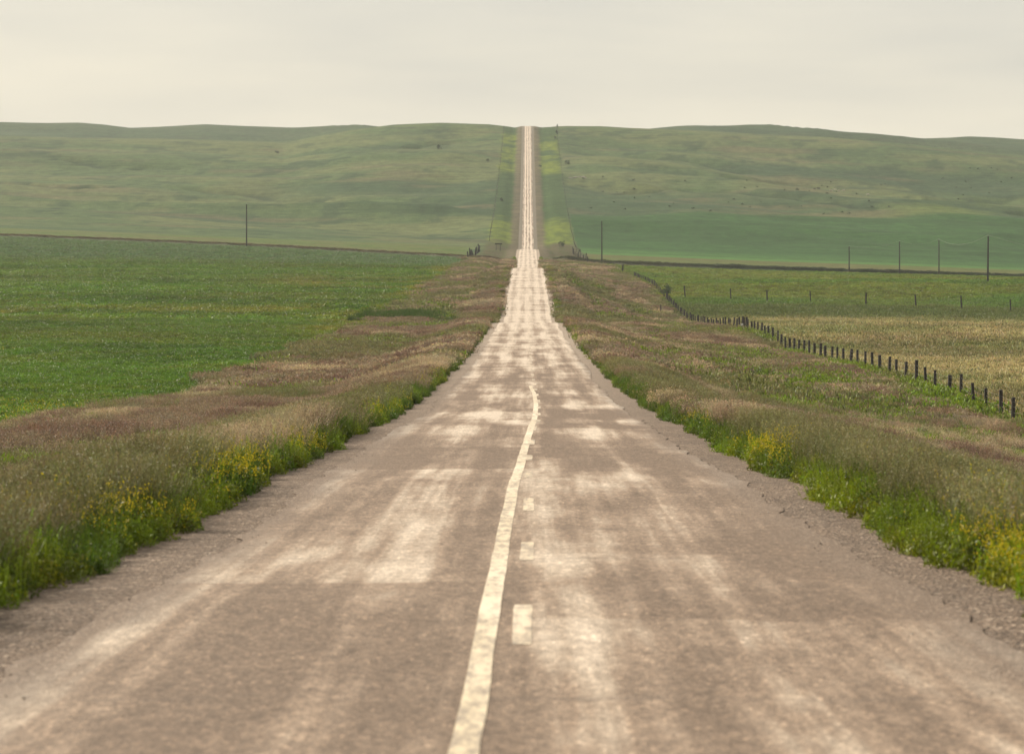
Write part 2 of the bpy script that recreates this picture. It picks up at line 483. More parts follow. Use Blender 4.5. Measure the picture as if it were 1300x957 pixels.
# gravel shoulders
m_sh, nt, out = mat('shoulder_gravel')
v = coords(nt)
vo = N(nt, 'ShaderNodeTexVoronoi', Scale=22.0); L(nt, v, vo.inputs['Vector'])
vo2 = N(nt, 'ShaderNodeTexVoronoi', Scale=7.0); L(nt, v, vo2.inputs['Vector'])
n1 = noise(nt, v, .8, 5, .6, 1, .4)
sepc = nt.nodes.new('ShaderNodeSeparateColor'); L(nt, vo.outputs['Color'], sepc.inputs[0])
base = ramp(nt, sepc.outputs[0], [(.0, (.09, .062, .042)), (.55, (.170, .119, .083)), (.9, (.25, .18, .128)), (1, (.46, .37, .29))])
base = mixrgb(nt, 1, base, ramp(nt, n1, [(.3, (.78, .76, .74)), (.7, (1.2, 1.18, 1.15))]), 'MULTIPLY')
syz = nt.nodes.new('ShaderNodeSeparateXYZ'); L(nt, v, syz.inputs[0])
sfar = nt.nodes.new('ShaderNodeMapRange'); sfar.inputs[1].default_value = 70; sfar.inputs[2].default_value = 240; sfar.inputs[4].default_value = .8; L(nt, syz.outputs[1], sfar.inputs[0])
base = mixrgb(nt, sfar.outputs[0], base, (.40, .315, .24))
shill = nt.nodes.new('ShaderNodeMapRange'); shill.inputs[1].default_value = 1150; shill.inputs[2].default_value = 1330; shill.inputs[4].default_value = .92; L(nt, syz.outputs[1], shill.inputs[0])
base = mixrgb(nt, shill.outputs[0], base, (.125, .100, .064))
p = N(nt, 'ShaderNodeBsdfPrincipled', Roughness=.9); L(nt, base, p.inputs['Base Color'])
L(nt, bump(nt, mmath(nt, 'ADD', vo.outputs['Distance'], mmath(nt, 'MULTIPLY', vo2.outputs['Distance'], .8)), .8, .05), p.inputs['Normal'])
L(nt, p.outputs[0], out.inputs[0])
def shz(X, Y): return -0.03 * sstep(3.6, 4.6, np.abs(X)) - 0.55 * sstep(4.85, 5.3, np.abs(X)) + 0.008 * (fbm(X * 2, Y * 2, 88, 2) - .5)
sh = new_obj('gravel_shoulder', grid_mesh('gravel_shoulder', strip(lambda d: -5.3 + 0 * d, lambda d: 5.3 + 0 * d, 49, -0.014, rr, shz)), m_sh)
tag(sh, 'brown loose gravel shoulders along both road edges', None, None, 'structure')

# worn dusty asphalt
m_rd, nt, out = mat('dusty_asphalt')
v = coords(nt)
sx = nt.nodes.new('ShaderNodeSeparateXYZ'); L(nt, v, sx.inputs[0])
x, y = sx.outputs[0], sx.outputs[1]
big = noise(nt, v, 1.0, 5, .58, .42, .060)
wob = noise(nt, v, 1.0, 2, .5, .0, .035)
strk = noise(nt, v, 1.0, 4, .6, 2.6, .045)
xs = mmath(nt, 'ADD', x, mmath(nt, 'MULTIPLY', mmath(nt, 'SUBTRACT', wob, .5), 1.2))
# wheel tracks: polished and pale
trk = mmath(nt, 'POWER', mmath(nt, 'ABSOLUTE', mmath(nt, 'SINE', mmath(nt, 'MULTIPLY', mmath(nt, 'ADD', xs, .75), 1.95))), 2.0)
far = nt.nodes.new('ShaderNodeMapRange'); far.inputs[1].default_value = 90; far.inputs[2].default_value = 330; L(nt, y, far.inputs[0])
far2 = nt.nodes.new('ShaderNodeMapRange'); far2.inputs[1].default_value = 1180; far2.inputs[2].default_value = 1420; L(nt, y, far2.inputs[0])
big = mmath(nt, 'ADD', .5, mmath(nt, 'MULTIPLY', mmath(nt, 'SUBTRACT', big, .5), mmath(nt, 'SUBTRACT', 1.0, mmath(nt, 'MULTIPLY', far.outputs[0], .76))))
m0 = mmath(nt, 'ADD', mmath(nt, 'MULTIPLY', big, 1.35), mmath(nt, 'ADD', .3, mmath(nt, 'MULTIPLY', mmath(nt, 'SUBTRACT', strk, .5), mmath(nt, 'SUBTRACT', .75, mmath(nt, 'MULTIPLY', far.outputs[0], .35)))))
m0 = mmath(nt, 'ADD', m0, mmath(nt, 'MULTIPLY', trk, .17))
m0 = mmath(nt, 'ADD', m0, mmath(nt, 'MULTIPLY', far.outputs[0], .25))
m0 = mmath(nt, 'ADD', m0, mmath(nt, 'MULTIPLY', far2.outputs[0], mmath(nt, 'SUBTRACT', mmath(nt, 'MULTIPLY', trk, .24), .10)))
bands = noise(nt, v, 1.0, 4, .65, .10, .42)
m0 = mmath(nt, 'ADD', m0, mmath(nt, 'MULTIPLY', mmath(nt, 'SUBTRACT', bands, .5), mmath(nt, 'ADD', .12, mmath(nt, 'MULTIPLY', mmath(nt, 'SUBTRACT', far.outputs[0], far2.outputs[0]), .85))))
# resurfaced patches, one lane wide, with straight transverse seams
pw = mmath(nt, 'MULTIPLY', mmath(nt, 'ADD', y, mmath(nt, 'MULTIPLY', noise(nt, v, 1.0, 2, .5, .9, .3), 1.0)), .075)
def lane_tone(off):
    vp = N(nt, 'ShaderNodeTexVoronoi', _voronoi_dimensions='1D', Scale=1.0, Randomness=1.0); L(nt, mmath(nt, 'ADD', pw, off), vp.inputs['W'])
    q = nt.nodes.new('ShaderNodeSeparateColor'); L(nt, vp.outputs['Color'], q.inputs[0]); return q.outputs[0]
lm = nt.nodes.new('ShaderNodeMapRange'); lm.interpolation_type = 'SMOOTHSTEP'; lm.inputs[1].default_value = -.7; lm.inputs[2].default_value = .8; L(nt, xs, lm.inputs[0])
la, lb = lane_tone(0.0), lane_tone(57.37)
lt = mmath(nt, 'ADD', la, mmath(nt, 'MULTIPLY', mmath(nt, 'SUBTRACT', lb, la), lm.outputs[0]))
m0 = mmath(nt, 'ADD', m0, mmath(nt, 'MULTIPLY', mmath(nt, 'SUBTRACT', lt, .5), mmath(nt, 'SUBTRACT', .17, mmath(nt, 'MULTIPLY', far.outputs[0], .13))))
m0 = mmath(nt, 'SUBTRACT', m0, mmath(nt, 'MULTIPLY', far2.outputs[0], mmath(nt, 'ADD', .06, mmath(nt, 'MULTIPLY', mmath(nt, 'SUBTRACT', noise(nt, v, 1.0, 3, .6, .5, .02), .5), .8))))
dust = nt.nodes.new('ShaderNodeMapRange'); dust.interpolation_type = 'SMOOTHSTEP'
dust.inputs[1].default_value = .90; dust.inputs[2].default_value = 1.42; L(nt, m0, dust.inputs[0])
dm = dust.outputs[0]
rcol = ramp(nt, dm, [(0, (.185, .130, .090)), (.35, (.300, .218, .155)), (.7, (.46, .365, .278)), (1, (.66, .545, .43))])
# aggregate
vg = N(nt, 'ShaderNodeTexVoronoi', Scale=42.0); L(nt, v, vg.inputs['Vector'])
sg = nt.nodes.new('ShaderNodeSeparateColor'); L(nt, vg.outputs['Color'], sg.inputs[0])
ag = ramp(nt, sg.outputs[0], [(0, (.66, .65, .64)), (.6, (1, 1, 1)), (.93, (1.22, 1.2, 1.18)), (1, (1.9, 1.85, 1.8))])
rcol = mixrgb(nt, mmath(nt, 'SUBTRACT', 1, mmath(nt, 'MULTIPLY', dm, .5)), rcol, mixrgb(nt, 1, rcol, ag, 'MULTIPLY'))
mid = noise(nt, v, 1.0, 4, .65, 5.0, 2.2)
rcol = mixrgb(nt, 1, rcol, ramp(nt, mid, [(.3, (.80, .79, .78)), (.7, (1.17, 1.17, 1.17))]), 'MULTIPLY')
mpg = nt.nodes.new('ShaderNodeMapping'); mpg.inputs['Scale'].default_value = (36, 11, 1); L(nt, v, mpg.inputs[0])
vs = N(nt, 'ShaderNodeTexVoronoi', Scale=1.0); L(nt, mpg.outputs[0], vs.inputs['Vector'])
ssp = nt.nodes.new('ShaderNodeSeparateColor'); L(nt, vs.outputs['Color'], ssp.inputs[0])
rcol = mixrgb(nt, 1, rcol, ramp(nt, ssp.outputs[0], [(0, (.78, .77, .76)), (.5, (.97, .97, .97)), (.94, (1.14, 1.14, 1.14)), (1, (1.6, 1.6, 1.6))]), 'MULTIPLY')
rcol = mixrgb(nt, 1, rcol, ramp(nt, noise(nt, v, 1.0, 4, .7, 15, 3.6), [(.3, (.80, .79, .78)), (.7, (1.19, 1.19, 1.19))]), 'MULTIPLY')
# transverse tar-sealed cracks
cw = noise(nt, v, 1.0, 3, .5, .5, .5)
cy = mmath(nt, 'ADD', y, mmath(nt, 'MULTIPLY', cw, 1.6))
vc = N(nt, 'ShaderNodeTexVoronoi', _voronoi_dimensions='1D', _feature='DISTANCE_TO_EDGE', Scale=.11); L(nt, cy, vc.inputs['W'])
ck = nt.nodes.new('ShaderNodeMapRange'); ck.inputs[1].default_value = .002; ck.inputs[2].default_value = .012
ck.inputs[3].default_value = .45; ck.inputs[4].default_value = 0; L(nt, vc.outputs['Distance'], ck.inputs[0])
ckm = mmath(nt, 'MULTIPLY', ck.outputs[0], noise(nt, v, 1.0, 2, .5, .6, .1), True)
rcol = mixrgb(nt, ckm, rcol, (.075, .06, .05))
# ragged edge where gravel spreads over the asphalt
ex = mmath(nt, 'ADD', mmath(nt, 'ABSOLUTE', x), mmath(nt, 'MULTIPLY', noise(nt, v, 1.0, 4, .6, 1.3, .35), 1.3))
ex = mmath(nt, 'SUBTRACT', ex, mmath(nt, 'MULTIPLY', far.outputs[0], .7))
em = nt.nodes.new('ShaderNodeMapRange'); em.interpolation_type = 'SMOOTHSTEP'; em.inputs[1].default_value = 3.35; em.inputs[2].default_value = 4.1; L(nt, ex, em.inputs[0])
gcol = ramp(nt, sg.outputs[1], [(.0, (.09, .062, .042)), (.55, (.170, .119, .083)), (.9, (.25, .18, .128)), (1, (.46, .37, .29))])
rcol = mixrgb(nt, mmath(nt, 'MULTIPLY', em.outputs[0], .85), rcol, gcol)
p = N(nt, 'ShaderNodeBsdfPrincipled'); p.inputs['Specular IOR Level'].default_value = .4
L(nt, rcol, p.inputs['Base Color'])
rg = nt.nodes.new('ShaderNodeMapRange'); rg.inputs[3].default_value = .82; rg.inputs[4].default_value = .5; L(nt, dm, rg.inputs[0]); L(nt, rg.outputs[0], p.inputs['Roughness'])
L(nt, bump(nt, mmath(nt, 'ADD', vg.outputs['Distance'], mmath(nt, 'MULTIPLY', mid, 1.5)), .45, .02), p.inputs['Normal'])
L(nt, p.outputs[0], out.inputs[0])
re = lambda s: (lambda d: s * (3.45 - .65 * sstep(1150, 1400, d) + 0.28 * (fbm(d / 1.3, d * 0 + s * 9, 301, 3) - .5) + 0.35 * (fbm(d / 16., d * 0 + s * 5, 305, 2) - .5)))
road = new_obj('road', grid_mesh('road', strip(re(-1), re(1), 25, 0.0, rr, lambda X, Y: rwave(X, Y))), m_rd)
tag(road, 'straight worn dusty two-lane road running over the hills', None, None, 'structure')

# paint
def paint_mat(name, c, cover):
    m, nt, out = mat(name)
    v = coords(nt)
    w = noise(nt, v, 1.0, 6, .7, 9.0, 2.2); g = noise(nt, v, 1.0, 3, .6, 30, 30); ln = noise(nt, v, 1.0, 3, .6, 1.0, .16)
    s = mmath(nt, 'ADD', mmath(nt, 'MULTIPLY', w, .85), mmath(nt, 'MULTIPLY', g, .40))
    s = mmath(nt, 'ADD', s, mmath(nt, 'MULTIPLY', ln, .35))
    mr = nt.nodes.new('ShaderNodeMapRange'); mr.inputs[1].default_value = cover; mr.inputs[2].default_value = cover + .2; L(nt, s, mr.inputs[0])
    p = N(nt, 'ShaderNodeBsdfPrincipled', Roughness=.6)
    cc = mixrgb(nt, mr.outputs[0], (.30, .24, .185), mixrgb(nt, ramp(nt, ln, [(.35, (0, 0, 0)), (.65, (1, 1, 1))]), c, (min(c[0] * 1.12, .85), c[1] * 1.15, c[2] * 1.3)))
    L(nt, cc, p.inputs['Base Color']); L(nt, p.outputs[0], out.inputs[0]); return m
m_solid = paint_mat('worn_yellow_paint', (.72, .59, .40), .65)
m_dash = paint_mat('faded_yellow_paint', (.70, .56, .37), .70)
LINE = ([0, 18, 29.6, 36, 43, 52, 64, 76, 85, 105, 120, 132, 160], [-.37, -.33, -.30, -.275, -.235, -.16, -.05, .09, .20, .31, .27, .14, 0])
DASHX = ([0, 22, 35, 55, 70, 85, 105, 130, 170, 260, 600], [-.04, -.03, .01, .02, .10, .30, .42, .36, .22, .12, .05])
ls = np.arange(6, 134, .1)
lc = np.interp(ls, *LINE); lc = np.convolve(np.pad(lc, 30, 'edge'), np.hanning(61) / np.hanning(61).sum(), 'valid')
ln_w = .082 + .012 * (fbm(ls / 1.2, ls * 0, 401, 3) - .5)
wv = .022 * (fbm(ls / 3.0, ls * 0 + 2, 405, 2) - .5)
def mark(name, d, c, w0, w1, m):
    P = np.zeros((len(d), 4, 3))
    for j, s in enumerate((-1, -.33, .33, 1)):
        P[:, j, 0] = c + np.where(s < 0, w0, w1) * s; P[:, j, 1] = d
        P[:, j, 2] = zroad(d) - .018 * np.abs(P[:, j, 0]) / 3.4 + .004 + rwave(P[:, j, 0], d) + np.clip(d - 60, 0, 600) * .00005
    return new_obj(name, grid_mesh(name, P), m, road)
mark('solid_line', ls, lc + wv, ln_w, ln_w * 1.05, m_solid)
d0 = 7700 / 370.0 - 9
kk = 0
while d0 < 640:
    n = 9
    d = np.linspace(d0, d0 + 2.75 + .3 * random.random(), n)
    c = np.interp(d, *DASHX) + .03 * (random.random() - .5)
    w = .075 + .012 * (rng.random(n) - .5)
    w[0] *= .9; w[-1] *= .9
    if kk < 12 or random.random() > .12:
        mark('centre_dash', d, c, w, w, m_dash)
    d0 += 8.8; kk += 1

# ---------------------------------------------------------------- plant prototypes (used only by the scattered ground cover)
def proto(name, V, Fc, hue, flower, m):
    me = bpy.data.meshes.new(name)
    V = np.array(V, float); n = len(V)
    me.from_pydata([tuple(q) for q in V], [], Fc)
    a = me.attributes.new('hue', 'FLOAT_COLOR', 'POINT')
    a.data.foreach_set('color', np.concatenate([np.array(hue, float).reshape(n, 3), np.ones((n, 1))], 1).reshape(-1).astype(np.float32))
    a = me.attributes.new('flower', 'FLOAT', 'POINT'); a.data.foreach_set('value', np.array(flower, np.float32))
    me.materials.append(m); me.update()
    return bpy.data.objects.new(name, me)

def tall_grass(name, m, n, rad, h, bw, head, rnd, lean=.25):
    V, Fc, H, FL = [], [], [], []
    for _ in range(n):
        a = rnd.random() * 6.283; r = rad * math.sqrt(rnd.random())
        bx, by = r * math.cos(a), r * math.sin(a)
        hh = h * (.62 + .5 * rnd.random()); la = rnd.random() * 6.283; ln = lean * hh * (.3 + rnd.random())
        lx, ly = math.cos(la) * ln + .12 * hh, math.sin(la) * ln
        o = rnd.random() * 3.14; ox, oy = math.cos(o) * bw, math.sin(o) * bw
        br = .35 + .65 * rnd.random()
        leaf = rnd.random() < .35
        i = len(V)
        if leaf:
            hh *= .62
            prof = [(0, .9, 0), (.5, 1.1, .1), (1, .1, .35)]
        else:
            prof = [(0, .6, 0), (.62, .45, .55), (.74, head, .9), (.90, head * .85, 1), (1, .15, 1)]
        for tt_, w_, g_ in prof:
            q = tt_ ** 1.8
            cx, cy, cz = bx + lx * q, by + ly * q, hh * (tt_ - .12 * q)
            V += [(cx - ox * w_, cy - oy * w_, cz), (cx + ox * w_, cy + oy * w_, cz)]
            H += [(br, g_, 0)] * 2; FL += [0, 0]
        for s in range(len(prof) - 1):
            j = i + 2 * s; Fc.append((j, j + 1, j + 3, j + 2))
    return proto(name, V, Fc, H, FL, m)

def seed_grass(name, m, n, rad, h, bw, qs, nq, rnd, lean=.25):
    V, Fc, H, FL = [], [], [], []
    for _ in range(n):
        a = rnd.random() * 6.283; r = rad * math.sqrt(rnd.random())
        bx, by = r * math.cos(a), r * math.sin(a)
        hh = h * (.6 + .5 * rnd.random()); la = rnd.random() * 6.283; ln = lean * hh * (.3 + rnd.random())
        lx, ly = math.cos(la) * ln + .14 * hh, math.sin(la) * ln
        o = rnd.random() * 3.14; ox, oy = math.cos(o) * bw, math.sin(o) * bw
        br = .25 + .6 * rnd.random()
        leaf = rnd.random() < .3
        if leaf: hh *= .6
        P = lambda t: (bx + lx * t ** 1.8, by + ly * t ** 1.8, hh * (t - .12 * t ** 1.8))
        prof = [(0, .9, 0), (.5, .8, .25), (1, .15, .6)]
        i = len(V)
        for t, w_, g_ in prof:
            c = P(t); V += [(c[0] - ox * w_, c[1] - oy * w_, c[2]), (c[0] + ox * w_, c[1] + oy * w_, c[2])]
            H += [(br, g_, 0)] * 2; FL += [0, 0]
        for q in range(2):
            j = i + 2 * q; Fc.append((j, j + 1, j + 3, j + 2))
        if leaf: continue
        hb = rnd.random() ** 1.6
        for q in range(nq):
            t = .70 + .32 * rnd.random(); c = np.array(P(t)); sp = qs * 1.8 * (1.15 - t) / .45
            c = c + np.array([rnd.gauss(0, 1), rnd.gauss(0, 1), .4 * rnd.gauss(0, 1)]) * sp
            u = np.array([rnd.gauss(0, .6) + .5, rnd.gauss(0, .6), rnd.gauss(0, 1) + .4]); u /= np.linalg.norm(u)
            e = np.array([rnd.gauss(0, 1) for _ in range(3)]); e -= u * e.dot(u); e /= np.linalg.norm(e)
            s_ = qs * (.6 + .8 * rnd.random()); i = len(V); b = min(1, .15 + .75 * hb + .25 * rnd.random())
            V += [tuple(c - u * s_), tuple(c + e * s_ * .4), tuple(c + u * s_), tuple(c - e * s_ * .4)]
            H += [(b, 1, 0)] * 4; FL += [0] * 4; Fc.append((i, i + 1, i + 2, i + 3))
    return proto(name, V, Fc, H, FL, m)

def leafy(name, m, n, rad, h, ls_, rnd, flowers=0, spikes=0, upright=.3):
    V, Fc, H, FL = [], [], [], []
    def quad(c, s, fl, br, up):
        d = np.array([rnd.gauss(0, 1), rnd.gauss(0, 1), rnd.gauss(0, 1) + up * 2]); d /= np.linalg.norm(d)
        e = np.array([rnd.gauss(0, 1) for _ in range(3)]); e -= d * e.dot(d); e /= np.linalg.norm(e)
        i = len(V); c = np.array(c)
        V.extend([c - d * s, c + e * s * .42, c + d * s, c - e * s * .42])
        H.extend([br] * 4); FL.extend([fl] * 4); Fc.append((i, i + 1, i + 2, i + 3))
    for _ in range(n):
        a = rnd.random() * 6.283; r = rad * math.sqrt(rnd.random()); zt = h * (1 - .55 * (r / rad) ** 2) 
        z = zt * (.08 + .92 * rnd.random() ** .7)
        b = .65 + .6 * rnd.random(); y = rnd.random()
        quad((r * math.cos(a), r * math.sin(a), z), ls_ * (.6 + .7 * rnd.random()), 0, (b * (1 + .2 * y), b, b * (1 - .25 * y)), upright)
    for _ in range(spikes):
        a = rnd.random() * 6.283; r = rad * .8 * math.sqrt(rnd.random()); hh = h * (1.0 + .45 * rnd.random())
        x0, y0 = r * math.cos(a), r * math.sin(a); x1, y1 = x0 * 1.3 + .05 * rnd.gauss(0, 1), y0 * 1.3 + .05 * rnd.gauss(0, 1)
        i = len(V); w = .004
        V.extend([np.array((x0 - w, y0, 0)), np.array((x0 + w, y0, 0)), np.array((x1 + w * .5, y1, hh)), np.array((x1 - w * .5, y1, hh))])
        H.extend([(1, 1, .8)] * 4); FL.extend([0] * 4); Fc.append((i, i + 1, i + 2, i + 3))
        for q in range(7):
            f = .55 + .45 * rnd.random()
            quad((x0 + (x1 - x0) * f + .02 * rnd.gauss(0, 1), y0 + (y1 - y0) * f + .02 * rnd.gauss(0, 1), hh * f), ls_ * .5, 1 if (flowers > 5 and f > .72) else 0, (1, 1, .8), .5)
    for _ in range(flowers):
        a = rnd.random() * 6.283; r = rad * math.sqrt(rnd.random()); zt = h * (1 - .5 * (r / rad) ** 2)
        quad((r * math.cos(a), r * math.sin(a), zt * (.7 + .4 * rnd.random())), ls_ * .48, 1, (1, 1, 1), .1)
    return proto(name, V, Fc, H, FL, m)

m_grass = leaf_mat('seeding_grass', .30, (.058, .076, .016), .6)
m_leaf = leaf_mat('leafy_weeds', .40)
rd = random.Random(11)
def coll(name, objs):
    c = bpy.data.collections.new(name)
    for o in objs: c.objects.link(o)
    return c
P_TALL0 = coll('tall grass near', [seed_grass('grass_tuft', m_grass, 58, .24, .90, .0032, .013, 12, rd) for _ in range(6)])
P_TALL1 = coll('tall grass middle', [seed_grass('grass_tuft', m_grass, 64, .42, .84, .006, .026, 9, rd) for _ in range(6)])
P_TALL2 = coll('tall grass far', [seed_grass('grass_tuft', m_grass, 64, .85, .76, .016, .055, 8, rd) for _ in range(6)])
P_WEED = coll('weeds', [leafy('weed_clump', m_leaf, 260, .30, .46, .036, rd, 1, 12) for _ in range(4)])
P_WEEDY = coll('flowering weeds', [leafy('weed_clump', m_leaf, 230, .30, .55, .042, rd, 10, 9) for _ in range(4)])
P_SHORT = coll('short grass', [tall_grass('grass_tuft', m_grass, 46, .40, .34, .012, 1.0, rd, .4) for _ in range(4)])
P_SHORT2 = coll('short grass far', [tall_grass('grass_tuft', m_grass, 46, 1.0, .34, .034, 1.0, rd, .4) for _ in range(4)])
P_CROP = coll('crop', [leafy('crop_plant', m_leaf, 110, .42, .30, .062, rd, 0, 0, .15) for _ in range(4)])
P_CROPY = coll('flowering crop', [leafy('crop_plant', m_leaf, 100, .42, .30, .062, rd, 26, 0, .15) for _ in range(3)])
P_CROP2 = coll('crop far', [leafy('crop_plant', m_leaf, 100, 1.15, .36, .15, rd, 0, 0, .15) for _ in range(4)])

def pebble(name, m, sd):
    bm = bmesh.new(); bmesh.ops.create_icosphere(bm, subdivisions=1, radius=1)
    r = random.Random(sd)
    for v_ in bm.verts: v_.co *= .75 + .5 * r.random(); v_.co.z *= .6
    me = bm_mesh(name, bm); me.materials.append(m); return bpy.data.objects.new(name, me)
m_peb, nt, out = mat('pebble')
oi = nt.nodes.new('ShaderNodeObjectInfo')
p = N(nt, 'ShaderNodeBsdfPrincipled', Roughness=.85)
L(nt, ramp(nt, oi.outputs['Random'], [(0, (.14, .11, .085)), (.5, (.25, .20, .155)), (.85, (.36, .30, .24)), (1, (.58, .50, .43))]), p.inputs['Base Color']); L(nt, p.outputs[0], out.inputs[0])
P_PEB = coll('pebbles', [pebble('pebble', m_peb, 50 + i) for i in range(5)])

def scatter(name, pts, scl, rot, tint, collection, label, tilt=0.0):
    """one ground-cover object: points instanced with plant prototypes"""
    n = len(pts)
    me = bpy.data.meshes.new(name); me.vertices.add(n)
    me.vertices.foreach_set('co', np.asarray(pts, np.float32).reshape(-1))
    a = me.attributes.new('scl', 'FLOAT_VECTOR', 'POINT'); a.data.foreach_set('vector', np.asarray(scl, np.float32).reshape(-1))
    a = me.attributes.new('rot', 'FLOAT_VECTOR', 'POINT'); a.data.foreach_set('vector', np.asarray(rot, np.float32).reshape(-1))
    a = me.attributes.new('tint', 'FLOAT_COLOR', 'POINT')
    a.data.foreach_set('color', np.concatenate([tint, np.ones((n, 1))], 1).astype(np.float32).reshape(-1))
    o = new_obj(name, me)
    g = bpy.data.node_groups.new(name, 'GeometryNodeTree')
    g.interface.new_socket('Geometry', in_out='INPUT', socket_type='NodeSocketGeometry')
    g.interface.new_socket('Geometry', in_out='OUTPUT', socket_type='NodeSocketGeometry')
    gi = g.nodes.new('NodeGroupInput'); go = g.nodes.new('NodeGroupOutput')
    ip = g.nodes.new('GeometryNodeInstanceOnPoints')
    ci = g.nodes.new('GeometryNodeCollectionInfo'); ci.inputs['Collection'].default_value = collection
    ci.inputs['Separate Children'].default_value = True; ci.inputs['Reset Children'].default_value = True
    ip.inputs['Pick Instance'].default_value = True
    def nat(nm):
        q = g.nodes.new('GeometryNodeInputNamedAttribute'); q.data_type = 'FLOAT_VECTOR'; q.inputs[0].default_value = nm; return q.outputs[0]
    e2r = g.nodes.new('FunctionNodeEulerToRotation')
    g.links.new(nat('rot'), e2r.inputs[0])
    g.links.new(gi.outputs[0], ip.inputs['Points']); g.links.new(ci.outputs[0], ip.inputs['Instance'])
    g.links.new(e2r.outputs[0], ip.inputs['Rotation']); g.links.new(nat('scl'), ip.inputs['Scale'])
    g.links.new(ip.outputs[0], go.inputs[0])
    md = o.modifiers.new('scatter', 'NODES'); md.node_group = g
    tag(o, label, None, None, 'stuff')
    return o

def sample(xa, xb, da, db, dens, pad=190):
    """random points, X between xa(d) and xb(d), inside a widened view wedge"""
    N_ = int((db - da) * 40)
    lo = lambda d: np.maximum(xa(d), (-pad - PX) * d / F - 4.0)
    hi = lambda d: np.minimum(xb(d), (1300 + pad - PX) * d / F + 4.0)
    ds = np.linspace(da, db, 400); w = np.maximum(hi(ds) - lo(ds), 0)
    area = np.trapezoid(w, ds) if hasattr(np, 'trapezoid') else np.trapz(w, ds)
    n = int(area * dens)
    cdf = np.cumsum(w); cdf = cdf / cdf[-1]
    d = np.interp(rng.random(n), cdf, ds)
    X = lo(d) + rng.random(n) * np.maximum(hi(d) - lo(d), 0)
    return X, d

class Acc:
    def __init__(s): s.p = []; s.s = []; s.r = []; s.t = []
    def add(s, X, d, sc, tint, dz=0.0, tilt=.12, hs=None):
        n = len(X)
        if n == 0: return
        s.p.append(np.stack([X, d, zterr(X, d) + dz], 1))
        sc = np.broadcast_to(sc, (n,))
        hs = sc if hs is None else hs
        s.s.append(np.stack([sc, sc, np.broadcast_to(hs, (n,))], 1))
        s.r.append(np.stack([tilt * rng.normal(size=n), tilt * rng.normal(size=n), rng.random(n) * 6.283], 1))
        s.t.append(tint)
    def out(s): return [np.concatenate(q) for q in (s.p, s.s, s.r, s.t)]

def jit(c, amt=.18):
    n = len(c)
    return c * (1 + amt * rng.normal(size=(n, 1))).clip(.5, 1.6) * (1 + .07 * rng.normal(size=(n, 3))).clip(.7, 1.3)

T_BROWN = col(.262, .190, .118); T_BROWN2 = col(.43, .335, .20); T_OLIVE = col(.165, .165, .052); T_PURP = col(.21, .130, .085)
T_GREEN = col(.150, .215, .012); T_GREEN2 = col(.070, .118, .010)

def brown_tint(X, d):
    n = fbm(X / 5., d / 16., 501, 3); n2 = fbm(X / 2.2, d / 5., 511, 3)
    c = mixc(T_BROWN, T_BROWN2, sstep(.42, .66, n)); c = mixc(c, T_PURP, sstep(.5, .68, n2)); return mixc(c, T_OLIVE, .8 * sstep(.50, .66, fbm(X / 7., d / 26., 521, 3) + .05 * sstep(250, 450, d)))

tall = [Acc(), Acc(), Acc()]; short = [Acc(), Acc()]
EDGE = 4.35
def edge_w(s, d): return EDGE + .40 * (fbm(d / 3.2, d * 0 + s * 3, 531, 3) - .5) * 1.6
left_a = lambda d: field_edge(d) - .6
for (da, db, dens, lv) in ((13, 75, 15, 0), (75, 170, 6.0, 1), (170, 420, 2.1, 2), (420, 1000, .62, 2)):
    for s in (-1, 1):
        if s < 0: X, d = sample(left_a, lambda d: -4.2 + 0 * d, da, db, dens)
        else: X, d = sample(lambda d: 4.2 + 0 * d, lambda d: 30.5 + 0 * d, da, db, dens)
        a = np.abs(X); ok = a > edge_w(s, d) + .25
        X, d, a = X[ok], d[ok], a[ok]
        g = green_amount(X, d)
        pick = rng.random(len(X)) > np.where(a < 6.2, .62, .92) * g
        # sparse right at the road edge, where weeds grow
        pick &= rng.random(len(X)) < .25 + .75 * sstep(4.5, 5.2, a)
        Xb, db_ = X[pick], d[pick]
        k = (.72 + .14 * (db < 100) + .5 * fbm(Xb / 3., db_ / 6., 541, 3)) * (1 - .5 * sstep(27, 28.5, Xb))
        if lv == 2: k = k * (1.0 if da < 400 else 1.0)
        big = 1.0 if da < 420 else 1.9
        tall[lv].add(Xb, db_, k * big, jit(brown_tint(Xb, db_)), -.04, .12, k)
        gm_ = (~pick) & (g > .3) & (a > 5.2)
        Xg, dg = X[gm_], d[gm_]
        lv2 = 0 if da < 170 else 1
        kg = (.9 + .8 * fbm(Xg / 4., dg / 8., 551, 3))
        short[lv2].add(Xg, dg, kg * (1 if da < 400 else 1.6), jit(mixc(T_GREEN, T_OLIVE, sstep(.4, .7, fbm(Xg / 5., dg / 12., 561, 3)))), -.03, .15, kg * 1.25)
names = ('near', 'mid', 'far')
labs = ('reddish brown seeding grass on the verges closest to the road', 'brown seeding grass covering the middle verges', 'brown seeding grass on the distant verges')
for lv, (acc, pc) in enumerate(zip(tall, (P_TALL0, P_TALL1, P_TALL2))):
    scatter('verge_grass', *acc.out(), pc, labs[lv])

